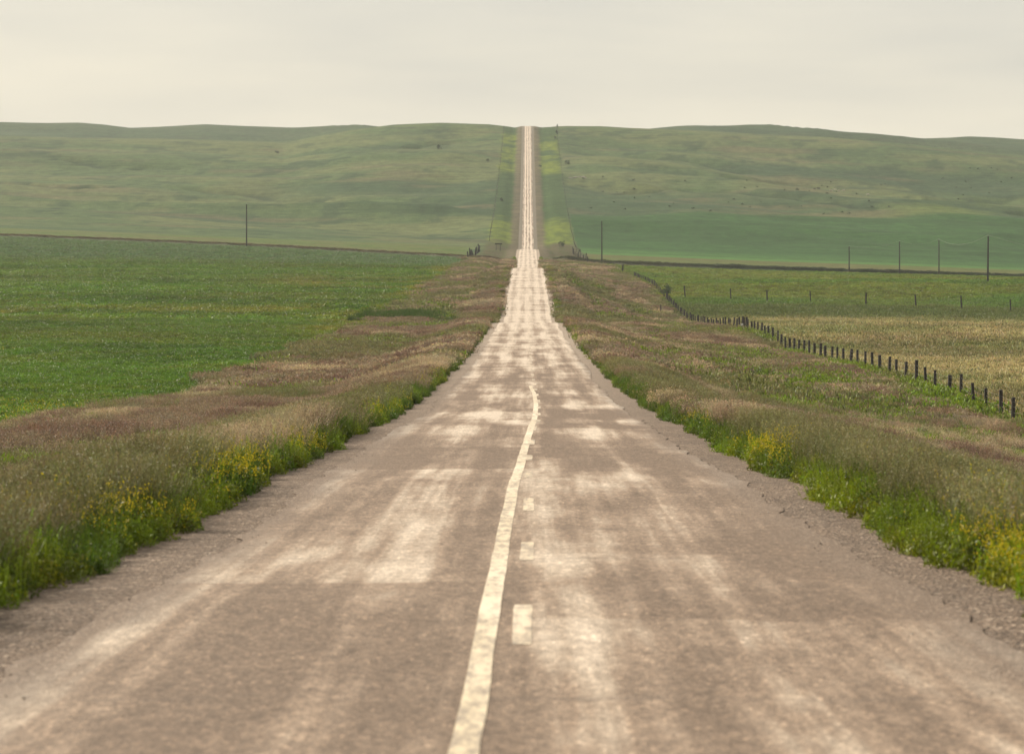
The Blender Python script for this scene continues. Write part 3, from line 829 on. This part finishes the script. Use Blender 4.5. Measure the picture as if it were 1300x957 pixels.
# roadside weeds, green with yellow flowers
weed = Acc(); weedy = Acc()
for (da, db, dens, sc) in ((13, 60, 13, 1.0), (60, 150, 10, .95), (150, 420, 5, 1.15), (420, 1050, 1.8, 1.5)):
    for s in (-1, 1):
        X, d = sample((lambda d: -6.8 + 0 * d) if s < 0 else (lambda d: 4.0 + 0 * d), (lambda d: -4.0 + 0 * d) if s < 0 else (lambda d: 6.8 + 0 * d), da, db, dens)
        a = np.abs(X); e = edge_w(s, d)
        wd = (.25 + 1.0 * fbm(d / 6., d * 0 + 7 * s, 571, 3)) * (1 + .9 * (1 - sstep(32, 75, d)))
        ok = (a > e) & (a < e + wd) & (rng.random(len(X)) < .96 - .35 * (a - e) / wd)
        X, d, a, e, wd = X[ok], d[ok], a[ok], e[ok], wd[ok]
        fy = fbm(X / 2.0, d / 4.5, 581, 3) + (.13 if s < 0 else -.06) * (1 - sstep(50, 95, d)) + .04 * (1 - sstep(45, 80, d)) - .05 * sstep(60, 100, d)
        fy = fy + .3 * np.exp(-((d - 318) / 14) ** 2) * (s > 0) + .25 * np.exp(-((d - 640) / 25) ** 2) * (s > 0)
        yel = rng.random(len(X)) < sstep(.54, .72, fy) * np.where(d < 75, .60, .40)
        size = sc * (.50 + .55 * fbm(X / 1.5, d / 2.5, 591, 3) + .25 * sstep(0, 1, (a - e) / wd))
        hs = size / sc * (1.0 if sc < 1.3 else 1.15)
        tn = jit(mixc(T_GREEN, T_GREEN2, sstep(.36, .60, fbm(X / .9, d / 1.8, 601, 3))), .3)
        tn = tn * mixc(col(1, 1, 1), col(1.35, 1.15, .9), (d < 60) * .5 * (s > 0))
        weed.add(X[~yel], d[~yel], size[~yel], tn[~yel], -.04, .14, hs[~yel])
        weedy.add(X[yel], d[yel], size[yel], tn[yel] * 1.1, -.04, .14, hs[yel] * 1.1)
# dark reeds in the left ditch and rank green clumps along the right verge
n = 900
X = -17 + 3.2 * rng.normal(size=n).clip(-2, 2); d = 393 + 13 * rng.normal(size=n).clip(-1.6, 1.6)
weed.add(X, d, 1.4 + .5 * rng.random(n), jit(np.repeat(col(.045, .085, .012)[None], n, 0)), -.05, .1, 1.5 + .6 * rng.random(n))
for cx, cd, rx, rdd, m_ in ((24.5, 166, 1.6, 5, 120), (11, 315, 1.2, 9, 140), (9.5, 210, 1.3, 6, 90), (-11, 150, 1.2, 4, 70), (22, 140, 2.2, 6, 120), (26, 196, 1.5, 4, 60), (12.5, 560, 1.5, 16, 90)):
    X = cx + rx * rng.normal(size=m_); d = cd + rdd * rng.normal(size=m_)
    weed.add(X, d, .8 + .5 * rng.random(m_), jit(np.repeat(col(.062, .135, .018)[None], m_, 0)), -.05, .1, .75 + .4 * rng.random(m_))
scatter('roadside_weeds', *weed.out(), P_WEED, 'bright green leafy weeds lining the road edges')
scatter('flowering_weeds', *weedy.out(), P_WEEDY, 'green weeds with small yellow flowers beside the road')
scatter('green_grass', *short[0].out(), P_SHORT, 'short fresh green grass in patches of the near verges')

# left crop
crop = Acc(); cropy = Acc(); crop2 = Acc()
for (da, db, dens, far_) in ((85, 210, 5.0, 0), (210, 380, 2.6, 0), (380, 1035, .42, 1)):
    X, d = sample(lambda d: -500 + 0 * d, lambda d: field_edge(d), da, db, dens)
    # drilled rows
    alb = albedo(X, d)
    tn = jit(alb * 1.5, .12)
    if far_:
        k = .8 + .5 * rng.random(len(X)); crop2.add(X, d, k * 1.25, tn, -.05, .12, k)
    else:
        ee = X - field_edge(d)
        yl = fbm(X / 16., d / 12., 611, 3) - .22 + .36 * np.exp(-((d - 142) / 20) ** 2) * np.exp(-(ee / 9.) ** 2) + .2 * np.exp(-(ee / 4.) ** 2) * sstep(150, 260, d)
        ye = rng.random(len(X)) < sstep(.56, .68, yl) * .9
        k = (.75 + .5 * rng.random(len(X))) * (1 if db < 220 else 1.4)
        crop.add(X[~ye], d[~ye], k[~ye], tn[~ye], -.04, .12, k[~ye] * (1 if db < 220 else .75))
        cropy.add(X[ye], d[ye], k[ye], tn[ye] * 1.15, -.04, .12, k[ye] * (1 if db < 220 else .75))
scatter('crop_field', *crop.out(), P_CROP, 'low green leafy crop in the left field nearest the road')
scatter('flowering_crop', *cropy.out(), P_CROPY, 'yellow flowering plants among the left green crop')
# right pasture and the green field behind it
past = Acc()
for (da, db, dens) in ((150, 330, 1.6), (330, 620, .8)):
    X, d = sample(lambda d: 29.8 + 0 * d, lambda d: 500 + 0 * d, da, db, dens)
    k = (.85 + .4 * rng.random(len(X))) * (1 if db < 400 else 1.4)
    short[1].add(X, d, k, jit(albedo(X, d) * 1.35, .16), -.04, .15, k * 1.2)
X, d = sample(lambda d: 29.8 + 0 * d, lambda d: 500 + 0 * d, 575, 1030, .40)
ok = d > 590 - .25 * (X - 30)
X, d = X[ok], d[ok]; k = .8 + .5 * rng.random(len(X))
crop2.add(X, d, k * 1.25, jit(albedo(X, d) * 1.5, .2), -.05, .12, k)
scatter('pasture_grass', *short[1].out(), P_SHORT2, 'tan and green pasture grass beyond the post fence')
scatter('far_crop', *crop2.out(), P_CROP2, 'distant low crop carpeting fields below the hills')

# rank dark weeds growing along the crossing track
tw = Acc()
for xa, xb, n_, hh, cA in ((-250, -10, 1300, .26, col(.115, .100, .056)), (10, 60, 400, .36, col(.060, .070, .030)), (60, 270, 1500, .48, col(.040, .060, .028))):
    X = xa + (xb - xa) * rng.random(n_); d = CROSS_D - 2.5 + 1.6 * rng.normal(size=n_).clip(-1.5, 1.5)
    k = .8 + .5 * rng.random(n_)
    tw.add(X, d, k * 1.1, jit(np.repeat(cA[None], n_, 0)), -.05, .1, hh * k * (.6 + .8 * fbm(X / 6., d * 0, 641, 2)) / .36)
scatter('track_weeds', *tw.out(), P_CROP2, 'dark weeds in a thin line along the crossing track')

# loose stones on the shoulders
peb = Acc()
X, d = sample(lambda d: 2.7 + 0 * d, lambda d: 4.7 + 0 * d, 13, 62, 190)
X2, d2 = sample(lambda d: -4.7 + 0 * d, lambda d: -2.9 + 0 * d, 13, 62, 190)
X = np.concatenate([X, X2]); d = np.concatenate([d, d2])
ok = rng.random(len(X)) < .02 + .98 * sstep(3.3, 4.1, np.abs(X)); X, d = X[ok], d[ok]
sz = .004 + .011 * rng.random(len(X)) ** 4
n = len(X)
pp = np.stack([X, d, zroad(d) - .018 * np.abs(X) / 3.4 - np.where(np.abs(X) > 3.45, .05, -.002) - .02 * sstep(3.6, 4.6, np.abs(X)) + .004], 1)
scatter('loose_gravel', pp, np.stack([sz] * 3, 1), np.stack([0 * X, 0 * X, rng.random(n) * 6.28], 1), np.ones((n, 3)), P_PEB, 'loose stones scattered on the road shoulders')

# ---------------------------------------------------------------- fences
m_post = simple_mat('weathered_wood', (.022, .018, .016), (.052, .043, .036), 14, .9, 1, 1, .12, .5, .02)
m_wire, nt, out = mat('fence_wire'); p = N(nt, 'ShaderNodeBsdfPrincipled', Roughness=.45, Metallic=.8)
L(nt, ramp(nt, noise(nt, coords(nt), 3.0, 2), [(.3, (.22, .20, .18)), (.7, (.38, .36, .33))]), p.inputs['Base Color']); L(nt, p.outputs[0], out.inputs[0])
m_pole = simple_mat('creosoted_pole', (.022, .018, .016), (.055, .046, .040), 6, .9, 1, 1, .1, .4, .02)

def post_mesh(h, r, sd):
    rr_ = random.Random(sd); bm = bmesh.new()
    tx, ty = rr_.gauss(0, .02), rr_.gauss(0, .02)
    tube_bm(bm, [(0, 0, -.35), (tx * .3, ty * .3, h * .35), (tx * .7, ty * .7, h * .75), (tx, ty, h - .02), (tx, ty, h)],
            [r * 1.04, r, r * .98, r * .95, r * .8], 9)
    return bm_mesh('post', bm, False)
POSTS = [post_mesh(1.58 + .05 * (i % 3), .112 + .012 * (i % 4), 900 + i) for i in range(6)]
for q in POSTS: q.materials.append(m_post)
STOUT = post_mesh(1.95, .17, 950); STOUT.materials.append(m_post)

def wire_mesh(pts, heights, r):
    bm = bmesh.new()
    for h in heights:
        path = []
        for i, (x_, y_, z_) in enumerate(pts):
            path.append((x_, y_, z_ + h))
            if i + 1 < len(pts):
                q = pts[i + 1]; path.append(((x_ + q[0]) / 2, (y_ + q[1]) / 2, (z_ + q[2]) / 2 + h - .035))
        tube_bm(bm, path, [r] * len(path), 4)
    return bm_mesh('wire', bm)

def fence(name, pts, label, cat='fence', hs=(1.38, 1.05, .72), wire_r=.007, scale=(1, 1), stout=(), lean=.03, group=None, skip_wire=False):
    o = empty(name, pts[0]); tag(o, label, cat, group)
    b = pts[0]
    for i, q in enumerate(pts):
        me = STOUT if i in stout else random.choice(POSTS)
        po = new_obj('post', me, None, o)
        po.location = (q[0] - b[0], q[1] - b[1], q[2] - b[2])
        po.rotation_euler = (random.gauss(0, lean), random.gauss(0, lean), random.random() * 6.28)
        po.scale = (scale[0], scale[0], scale[1] * (1 + random.gauss(0, .04)))
    if not skip_wire:
        rel = [(q[0] - b[0], q[1] - b[1], q[2] - b[2]) for q in pts]
        for h in hs: new_obj('wire', wire_mesh(rel, (h * scale[1],), wire_r), m_wire, o)
    return o

def along(Xf, d0, d1, step, jitter=.25):
    r = []; d = d0
    while d <= d1:
        dd = d + jitter * (random.random() - .5) * step * .5; x_ = Xf(dd) + .05 * random.gauss(0, 1)
        r.append((x_, dd, float(zterr(x_, dd)))); d += step
    return r
f1 = along(lambda d: 30.0, 158, 392, 5.55, .14)
f2 = along(lambda d: 30.0, 396, 620, 5.6, .14)
f3 = along(lambda d: 30.0, 626, 800, 5.8, .14)
fence('post_fence', f1, 'nearest run of dark round posts with wire, ending at the thick brace post', wire_r=.007, stout=(len(f1) - 1,))
fence('post_fence', f2, 'middle run of dark posts dipping through the hollow up to the bush', stout=(0, len(f2) - 1))
fence('post_fence', f3, 'far run of small dark posts climbing away behind the bush', stout=(0,), scale=(.8, .92))
# brace rail at the junction of the first two runs
bx, bd = 30.0, 392.5
br = empty('brace_post', (bx, bd + 1.4, float(zterr(bx, bd + 1.4)))); tag(br, 'thick wooden brace post with diagonal rail and pale marker on the right fence', 'post')
pq = new_obj('post', STOUT, None, br)
bm = bmesh.new(); tube_bm(bm, [(0, 0, 1.35), (-.05, 2.4, .25)], [.06, .06], 7); new_obj('diagonal_rail', bm_mesh('diagonal_rail', bm), m_post, br)
m_white = simple_mat('pale_paint', (.55, .54, .50), (.72, .70, .66), 9, .6)
bm = bmesh.new(); box_bm(bm, (-.25, -.16, 1.0), (.34, .03, .3), .01); new_obj('marker_plate', bm_mesh('marker_plate', bm), m_white, br)
# the cross fence along the green field
f4 = []
for px, py in ((870, 377), (928, 381), (974, 384), (1029, 386), (1099, 389), (1163, 392), (1221, 391.5), (1283, 390), (1345, 391)):
    f4.append(None)
    dd = 622 - (px - 843) * .13
    xx = (px - PX) * dd / F; f4[-1] = (xx, dd, float(zterr(xx, dd)))
fence('cross_fence', f4, 'sparse thin posts along the near edge of the right green field', scale=(1.15, 1.75), lean=.06, hs=(1.05, .6))
# end post beyond the far run
x_, d_, z_ = at(790, 347, 820, 1000)
o = new_obj('end_post', STOUT, None); o.location = (x_, d_, z_); o.scale = (1.3, 1.3, 1.35); o.rotation_euler = (0, .08, 0)
tag(o, 'lone leaning end post past the far end of the right fence', 'post')
x_, d_, z_ = at(839, 399, 380, 700)
o = new_obj('marker_post', POSTS[1], None); o.location = (x_, d_, z_); o.scale = (.9, .9, 1.15)
tag(o, 'short lone post standing in the brown grass left of the right fence', 'post')
# wing fences at the crossing and fences up the hill
wl = along(lambda d: -21.6 + (d - 1030) * .012, 1030, 1180, 16, .5)
fence('wing_fence', wl, 'short run of thick dark posts left of the road at the crossing', scale=(2.2, 1.9), lean=.16, skip_wire=True)
wr = along(lambda d: 21.8 - (d - 1030) * .02, 1030, 1185, 17, .5)
fence('wing_fence', wr, 'short run of thin dark posts right of the road at the crossing', scale=(1.4, 1.7), lean=.14, hs=(1.1,), wire_r=.01)
fl = along(lambda d: -19.1, 1400, 2290, 17, .5)
fence('hill_fence', fl, 'long thin fence climbing the far hill left of the road', scale=(1.1, .95), lean=.1, hs=(1.1, .6), wire_r=.010)
fr = along(lambda d: 23.0, 1230, 2290, 18, .6)
fence('hill_fence', fr, 'long thin fence climbing the far hill right of the road', scale=(.9, .85), lean=.1, hs=(1.1,), wire_r=.006)

# board on two posts by the crossing
x_, d_, z_ = at(632.5, 318.5, 1050, 1350)
sb = empty('roadside_board', (x_, d_, z_)); tag(sb, 'narrow dark board across two posts left of the road at the hill foot', 'sign')
for s in (-1, 1):
    bm = bmesh.new(); tube_bm(bm, [(s * .85, 0, -.3), (s * .85, 0, 3.0)], [.11, .10], 8); new_obj('post', bm_mesh('post', bm), m_post, sb)
bm = bmesh.new(); box_bm(bm, (0.1, -.14, 2.95), (3.0, .10, .5), .02); new_obj('board', bm_mesh('board', bm), m_post, sb)

# ---------------------------------------------------------------- power poles
m_ins = simple_mat('insulator_glass', (.20, .22, .20), (.30, .33, .30), 5, .3)
def pole(px, py, hpx, dr, label, lean=0.0):
    x_, d_, z_ = at(px, py, *dr)
    h = hpx * d_ / F
    o = empty('utility_pole', (x_, d_, z_)); tag(o, label, 'pole', 'utility poles below the hills')
    o.rotation_euler = (0, lean, 0)
    bm = bmesh.new(); tube_bm(bm, [(0, 0, -1), (0, 0, h * .4), (0, 0, h * .8), (0, 0, h - .06), (0, 0, h)], [.26, .235, .205, .19, .14], 10)
    new_obj('shaft', bm_mesh('shaft', bm, False), m_pole, o)
    bm = bmesh.new(); tube_bm(bm, [(0, 0, h), (0, 0, h + .14)], [.025, .025], 6)
    pin = new_obj('pin', bm_mesh('pin', bm), m_wire, o)
    bm = bmesh.new(); tube_bm(bm, [(0, 0, h + .13), (0, 0, h + .18), (0, 0, h + .25), (0, 0, h + .30)], [.05, .09, .08, .03], 8)
    new_obj('insulator', bm_mesh('insulator', bm), m_ins, pin)
    for k_ in (1,):
        bm = bmesh.new(); tube_bm(bm, [(.2, 0, h * .86), (.32, 0, h * .87), (.34, 0, h * .89)], [.03, .03, .05], 6); new_obj('side_bracket', bm_mesh('side_bracket', bm), m_wire, o)
    return o, (x_, d_, z_ + h + .28)
pl = [pole(313, 313.5, 54, (900, 1049), 'lone tall pole on the left, beside the crossing track'),
      pole(764, 337.5, 57, (900, 1049), 'tall pole closest to the road, on its right side'),
      pole(1078, 349, 36, (900, 1047), 'shorter pole, leftmost of the four poles grouped at far right'),
      pole(1142, 351.5, 44, (900, 1047), 'pole second from left in the far right group'),
      pole(1192, 353.5, 48, (900, 1047), 'pole third from left in the far right group, base at the dark track'),
      pole(1254, 362.5, 60, (700, 1040), 'tallest pole of the far right group, standing forward in the green field', .008)]
def wire_span(a, b, sag, label):
    bm = bmesh.new(); n_ = 14; pts = []
    for i in range(n_ + 1):
        t_ = i / n_
        pts.append((a[0] + (b[0] - a[0]) * t_ - a[0], a[1] + (b[1] - a[1]) * t_ - a[1], (a[2] + (b[2] - a[2]) * t_ - sag * 4 * t_ * (1 - t_)) - a[2]))
    tube_bm(bm, pts, [.022] * len(pts), 5)
    o = new_obj('overhead_wire', bm_mesh('overhead_wire', bm), m_wire); o.location = a
    tag(o, label, 'wire', 'overhead wires'); return o
wire_span(pl[2][1], pl[3][1], 1.4, 'thin wire between the two leftmost poles of the right group')
wire_span(pl[3][1], pl[4][1], 1.6, 'thin wire between second and third pole of the right group')
wire_span(pl[4][1], pl[5][1], 2.2, 'thin sagging wire between the third pole and the tallest pole')
e_ = pl[5][1]
wire_span(e_, (e_[0] + 40, e_[1] - 60, e_[2] - 9.0), 1.2, 'thin wire falling away right from the tallest pole')

# ---------------------------------------------------------------- shrubs
m_shrub, nt, out = mat('shrub_leaves')
nn = noise(nt, coords(nt), 2.2, 3)
p = N(nt, 'ShaderNodeBsdfPrincipled', Roughness=.65); cshr = ramp(nt, nn, [(.3, (.026, .045, .018)), (.7, (.060, .090, .030))]); L(nt, cshr, p.inputs['Base Color'])
tr = nt.nodes.new('ShaderNodeBsdfTranslucent'); L(nt, cshr, tr.inputs[0]); mx = N(nt, 'ShaderNodeMixShader', Fac=.25)
L(nt, p.outputs[0], mx.inputs[1]); L(nt, tr.outputs[0], mx.inputs[2]); L(nt, mx.outputs[0], out.inputs[0])
m_twig = simple_mat('twig_bark', (.05, .04, .03), (.10, .08, .06), 20)
def crown_mesh(n_, rx, rz, ls_, sd, z0=.15):
    r = random.Random(sd); V, Fc = [], []
    lobes = [(r.gauss(0, .42) * rx, r.gauss(0, .42) * rx, rz * (.35 + .5 * r.random()), .38 + .3 * r.random()) for _ in range(7)]
    for _ in range(n_):
        lx, ly, lz, lr = r.choice(lobes)
        g = np.array([r.gauss(0, 1) for _ in range(3)]); g /= np.linalg.norm(g); rr_ = lr * r.random() ** .5
        c = np.array([lx + g[0] * rr_ * rx, ly + g[1] * rr_ * rx, max(z0, lz + g[2] * rr_ * rz)])
        d = np.array([r.gauss(0, 1) for _ in range(3)]); d /= np.linalg.norm(d)
        e = np.array([r.gauss(0, 1) for _ in range(3)]); e -= d * e.dot(d); e /= np.linalg.norm(e); s_ = ls_ * (.6 + .8 * r.random())
        i = len(V); V += [c - d * s_, c + e * s_ * .5, c + d * s_, c - e * s_ * .5]; Fc.append((i, i + 1, i + 2, i + 3))
    me = bpy.data.meshes.new('foliage'); me.from_pydata([tuple(q) for q in V], [], Fc); me.materials.append(m_shrub); return me
def stems_mesh(h, sp, sd, n_=5):
    r = random.Random(sd); bm = bmesh.new()
    for i in range(n_):
        a = r.random() * 6.28; tube_bm(bm, [(0.1 * math.cos(a), .1 * math.sin(a), -.2), (sp * .4 * math.cos(a), sp * .4 * math.sin(a), h * .5), (sp * math.cos(a), sp * math.sin(a), h)], [.05, .035, .012], 5)
    me = bm_mesh('stem', bm); me.materials.append(m_twig); return me
# the bush at the fence junction
x_, d_, z_ = at(846, 372, 560, 760)
x_, d_ = 30.6, 622.5; z_ = float(zterr(x_, d_))
bu = empty('bush', (x_, d_, z_)); tag(bu, 'small dark bush leaning over the right fence where the posts dip', 'bush')
new_obj('foliage', crown_mesh(420, 1.5, 2.6, .16, 3, 1.2), None, bu); new_obj('stem', stems_mesh(2.3, .7, 4), None, bu)
# shrubs on the hill: skyline thicket right of the road, and dots over the right hillside
CM = [crown_mesh(170, 1.0, 1.6, .22, 20 + i, .05) for i in range(5)]
thick = [(707.5, 163, .9, 2.6, 'tall dark shrub on the skyline right of the far road crest'),
         (707, 171, 1.5, 1.7, 'dark shrub just below the skyline thicket beside the right hill fence'),
         (705, 177, 1.6, 1.1, 'low dark shrub under the skyline shrubs, right of the far road'),
         (686, 212, 1.4, .9, 'small round shrub alone in the yellow grass right of the hill road'),
         (720, 209, 2.0, 1.2, 'shrub by the right hill fence above the pale stones'),
         (619, 206, 1.6, 1.1, 'shrub by the left hill fence, upper slope'),
         (637, 256, 1.6, 1.0, 'shrub near the left hill fence, lower dark slope'),
         (557, 190, 2.6, 1.0, 'dark low shrub alone on the upper left hill'),
         (352, 195, 2.2, .8, 'low shrub far up the left hill, in the middle'),
         (713, 313, 1.7, 1.2, 'bushy shrub right of the road at the hill foot'),
         (1012, 243, 1.5, 1.0, 'dark shrub left of the small cattle herd')]
for i, (px, py, sc, hz, lab) in enumerate(thick):
    x_, d_, z_ = at(px, py, 1060, 2320)
    o = new_obj('shrub', CM[i % 5], None); o.location = (x_, d_, z_ - .1); o.scale = (sc * .75, sc * .75, sc * hz * .75); o.rotation_euler = (0, 0, i * 1.3)
    tag(o, lab, 'shrub', 'shrubs by the hill road and fences')
r = random.Random(77)
for i in range(64):
    px = 735 + 400 * r.random() ** .9; py = 224 + 42 * r.random() + (px - 740) * .02
    if i > 50: px = 1180 + 110 * r.random(); py = 205 + 50 * r.random()
    x_, d_, z_ = at(px, py, 1450, 2300); sc = .40 + .45 * r.random()
    o = new_obj('shrub', CM[i % 5], None); o.location = (x_, d_, z_ - .1); o.scale = (sc * 1.3, sc * 1.3, sc * .75); o.rotation_euler = (0, 0, r.random() * 6)
    tag(o, 'small dark shrub dotted over the open slope of the right hillside', 'shrub', 'small shrubs dotted over the right hillside')

# pale field stones beside the right hill fence
m_stone = simple_mat('field_stone', (.20, .17, .15), (.36, .32, .29), 2.0, .9)
def stone(sd, s_):
    bm = bmesh.new(); bmesh.ops.create_icosphere(bm, subdivisions=2, radius=1); r_ = random.Random(sd)
    ph = [r_.random() * 6 for _ in range(6)]
    for v_ in bm.verts:
        k_ = 1 + .16 * math.sin(2.3 * v_.co.x + ph[0]) + .14 * math.sin(3.1 * v_.co.y + ph[1]) + .12 * math.sin(4.3 * v_.co.z + ph[2])
        v_.co *= k_; v_.co.z *= .65
    me = bm_mesh('stone', bm); me.materials.append(s_); return me
ST = [stone(i, m_stone) for i in range(4)]
r = random.Random(5)
for i in range(9):
    px = 723 + 2.6 * i + r.random(); py = 225 + r.random() * 1.6
    x_, d_, z_ = at(px, py, 1500, 2250); sc = .45 + .4 * r.random()
    o = new_obj('field_stone', ST[i % 4], None); o.location = (x_, d_, z_ + sc * .2); o.scale = (sc * 1.4, sc, sc); o.rotation_euler = (0, 0, r.random() * 6)
    tag(o, 'pale stone in the row of stones beside the right hill fence', 'stone', 'row of pale field stones')
# dark rubble at the culvert
m_rub = simple_mat('dark_rubble', (.060, .048, .040), (.14, .11, .09), 3.0, .9)
RB = [stone(40 + i, m_rub) for i in range(4)]
for s in (-1, 1):
    for i in range(16):
        d_ = 425 + 25 * r.random(); x_ = s * (4.3 + 1.3 * r.random()); sc = .18 + .28 * r.random()
        o = new_obj('rubble_stone', RB[i % 4], None); o.location = (x_, d_, max(float(zterr(x_, d_)), float(zroad(d_)) - .5) + sc * .3); o.scale = (sc, sc * 1.2, sc); o.rotation_euler = (0, 0, r.random() * 6)
        tag(o, 'dark rubble stone heaped at the %s road edge by the dip' % ('left' if s < 0 else 'right'), 'stone', 'dark rubble at the %s road edge' % ('left' if s < 0 else 'right'))

# ---------------------------------------------------------------- cattle
def cow_mesh(head_down):
    bm = bmesh.new()
    def loft(ps, seg=10):
        rings = []
        for (x_, y_, z_, ry, rz) in ps:
            rings.append([bm.verts.new((x_, y_ + ry * math.cos(q * 2 * math.pi / seg), z_ + rz * math.sin(q * 2 * math.pi / seg))) for q in range(seg)])
        for a, b in zip(rings, rings[1:]):
            for q in range(seg): bm.faces.new((a[q], a[(q + 1) % seg], b[(q + 1) % seg], b[q]))
        bm.faces.new(rings[0]); bm.faces.new(rings[-1][::-1])
    hz = .55 if head_down else 1.45
    loft([(-.98, 0, 1.15, .10, .14), (-.88, 0, 1.10, .26, .30), (-.5, 0, 1.05, .33, .36), (0, 0, 1.0, .36, .40), (.45, 0, 1.03, .32, .40), (.72, 0, 1.12, .22, .32),
          (.98, 0, 1.12 + (hz - 1.12) * .5, .15, .20), (1.18, 0, hz + .04, .14, .16), (1.36, 0, hz - .08, .11, .13), (1.55, 0, hz - .18, .08, .09)])
    for lx in (-.78, .55):
        for ly in (-.2, .2):
            bk = -.07 if lx < 0 else .03
            tube_bm(bm, [(lx, ly, .95), (lx + bk * .3, ly, .62), (lx + bk, ly, .42), (lx, ly, .08), (lx + .03, ly, 0)], [.15, .10, .07, .055, .07], 7)
    tube_bm(bm, [(-.96, 0, 1.22), (-1.05, 0, .95), (-1.03, 0, .5)], [.035, .025, .045], 5)
    for s in (-1, 1): tube_bm(bm, [(1.14, s * .12, hz + .10), (1.10, s * .28, hz + .12)], [.05, .02], 5)
    me = bm_mesh('cow_body', bm, True); return me
m_cow1 = simple_mat('pale_hide', (.42, .35, .27), (.60, .53, .44), 1.2, .8); m_cow2 = simple_mat('dark_hide', (.030, .022, .018), (.07, .05, .04), 1.2, .8)
cows = [(1055, 243.5, 0, 0.2, 1, 'pale grazing cow, leftmost of the light herd on the right hill'), (1060, 242.5, 0, 2.8, 0, 'pale standing cow in the middle of the light herd on the right hill'),
        (1065, 244, 0, .5, 1, 'pale grazing cow, lowest of the light herd on the right hill'), (1071, 243.5, 0, 3.3, 1, 'pale grazing cow at the right end of the light herd'),
        (1034, 241.5, 1, .1, 1, 'dark grazing cow left of the pale herd'), (1039, 241, 1, 2.9, 0, 'dark standing cow nearest the left side of the pale herd'),
        (1102, 248.5, 0, .3, 1, 'pale cow grazing alone right of and below the herd')]
CMs = {}
for px, py, dk, rz_, hd, lab in cows:
    x_, d_, z_ = at(px, py, 1500, 2250)
    if (dk, hd) not in CMs:
        CMs[(dk, hd)] = cow_mesh(hd); CMs[(dk, hd)].materials.append(m_cow2 if dk else m_cow1)
    o = new_obj('cow', CMs[(dk, hd)], None); o.location = (x_, d_, z_); o.rotation_euler = (0, 0, rz_); tag(o, lab, 'cow', 'cattle on the right hill')

# ---------------------------------------------------------------- air
HAZE = True
if HAZE:
    m_hz, nt, out = mat('thin_haze')
    pv = nt.nodes.new('ShaderNodeVolumePrincipled'); pv.inputs['Color'].default_value = (.88, .92, .90, 1); pv.inputs['Density'].default_value = .000065
    pv.inputs['Anisotropy'].default_value = .2
    L(nt, pv.outputs[0], out.inputs['Volume'])
    bm = bmesh.new(); zlo = float(ZZ.min()) - 1.5; zhi = float(max(ZZ.max(), 4)) + 9
    box_bm(bm, (0, 2000, (zlo + zhi) / 2), (3600, 4600, zhi - zlo)); hz = new_obj('haze', bm_mesh('haze', bm), m_hz)
    tag(hz, 'thin pale haze softening the far hills', None, None, 'stuff')

# ---------------------------------------------------------------- light and sky
EL, AZ = R(29), R(-52)           # azimuth from +Y (ahead), negative = left
w = bpy.data.worlds.new('World'); S.world = w; w.use_nodes = True
nt = w.node_tree; nt.nodes.clear()
wo = nt.nodes.new('ShaderNodeOutputWorld')
sky = nt.nodes.new('ShaderNodeTexSky'); sky.sky_type = 'NISHITA'; sky.sun_disc = False; sky.sun_elevation = EL; sky.sun_rotation = AZ % (2 * math.pi)
sky.dust_density = 3.0; sky.air_density = 1.0
b1 = N(nt, 'ShaderNodeBackground', Strength=.10); L(nt, sky.outputs[0], b1.inputs[0])
tc = nt.nodes.new('ShaderNodeTexCoord')
n1 = noise(nt, tc.outputs['Generated'], 1.0, 4, .5, 5, 5, 34)
n2 = noise(nt, tc.outputs['Generated'], 1.0, 3, .5, 2.2, 2.2, 9)
nsum = mmath(nt, 'ADD', mmath(nt, 'MULTIPLY', n1, .6), mmath(nt, 'MULTIPLY', n2, .4))
cl = ramp(nt, nsum, [(.34, (.76, .735, .66)), (.62, (.97, .905, .755))])
sz_ = nt.nodes.new('ShaderNodeSeparateXYZ'); L(nt, tc.outputs['Generated'], sz_.inputs[0])
cl = mixrgb(nt, 1, cl, ramp(nt, sz_.outputs[2], [(.015, (1.05, 1.03, .985)), (.085, (.90, .915, .94)), (.5, (.88, .91, .96))]), 'MULTIPLY')
b2 = N(nt, 'ShaderNodeBackground', Strength=.80); L(nt, cl, b2.inputs[0])
mx = N(nt, 'ShaderNodeMixShader', Fac=.9); L(nt, b1.outputs[0], mx.inputs[1]); L(nt, b2.outputs[0], mx.inputs[2]); L(nt, mx.outputs[0], wo.inputs[0])

sl = bpy.data.lights.new('sun', 'SUN'); sl.energy = 5.0; sl.angle = R(2.0); sl.color = (1, .90, .75)
so = bpy.data.objects.new('sun', sl); C.objects.link(so)
from mathutils import Vector
dv = Vector((math.sin(AZ) * math.cos(EL), math.cos(AZ) * math.cos(EL), math.sin(EL)))
so.rotation_euler = dv.to_track_quat('Z', 'Y').to_euler(); so.location = dv * 50

# ---------------------------------------------------------------- camera
cd = bpy.data.cameras.new('camera'); cd.sensor_width = 36; cd.lens = F / 1300 * 36
cd.shift_x = -(PX - 650) / 1300; cd.shift_y = (PY - 478.5) / 1300
cd.clip_start = .5; cd.clip_end = 9000
cd.dof.use_dof = True; cd.dof.focus_distance = 150; cd.dof.aperture_fstop = 3.6
co = bpy.data.objects.new('camera', cd); C.objects.link(co); co.rotation_euler = (R(90), 0, 0)
S.camera = co
S.view_settings.view_transform = 'Standard'; S.view_settings.look = 'None'; S.view_settings.exposure = 0.27; S.view_settings.gamma = 1
try: S.view_settings.use_curve_mapping = False
except Exception: pass
S.cycles.max_bounces = 6; S.cycles.diffuse_bounces = 2; S.cycles.transmission_bounces = 3; S.cycles.volume_bounces = 0; S.cycles.transparent_max_bounces = 4
S.cycles.use_denoising = True
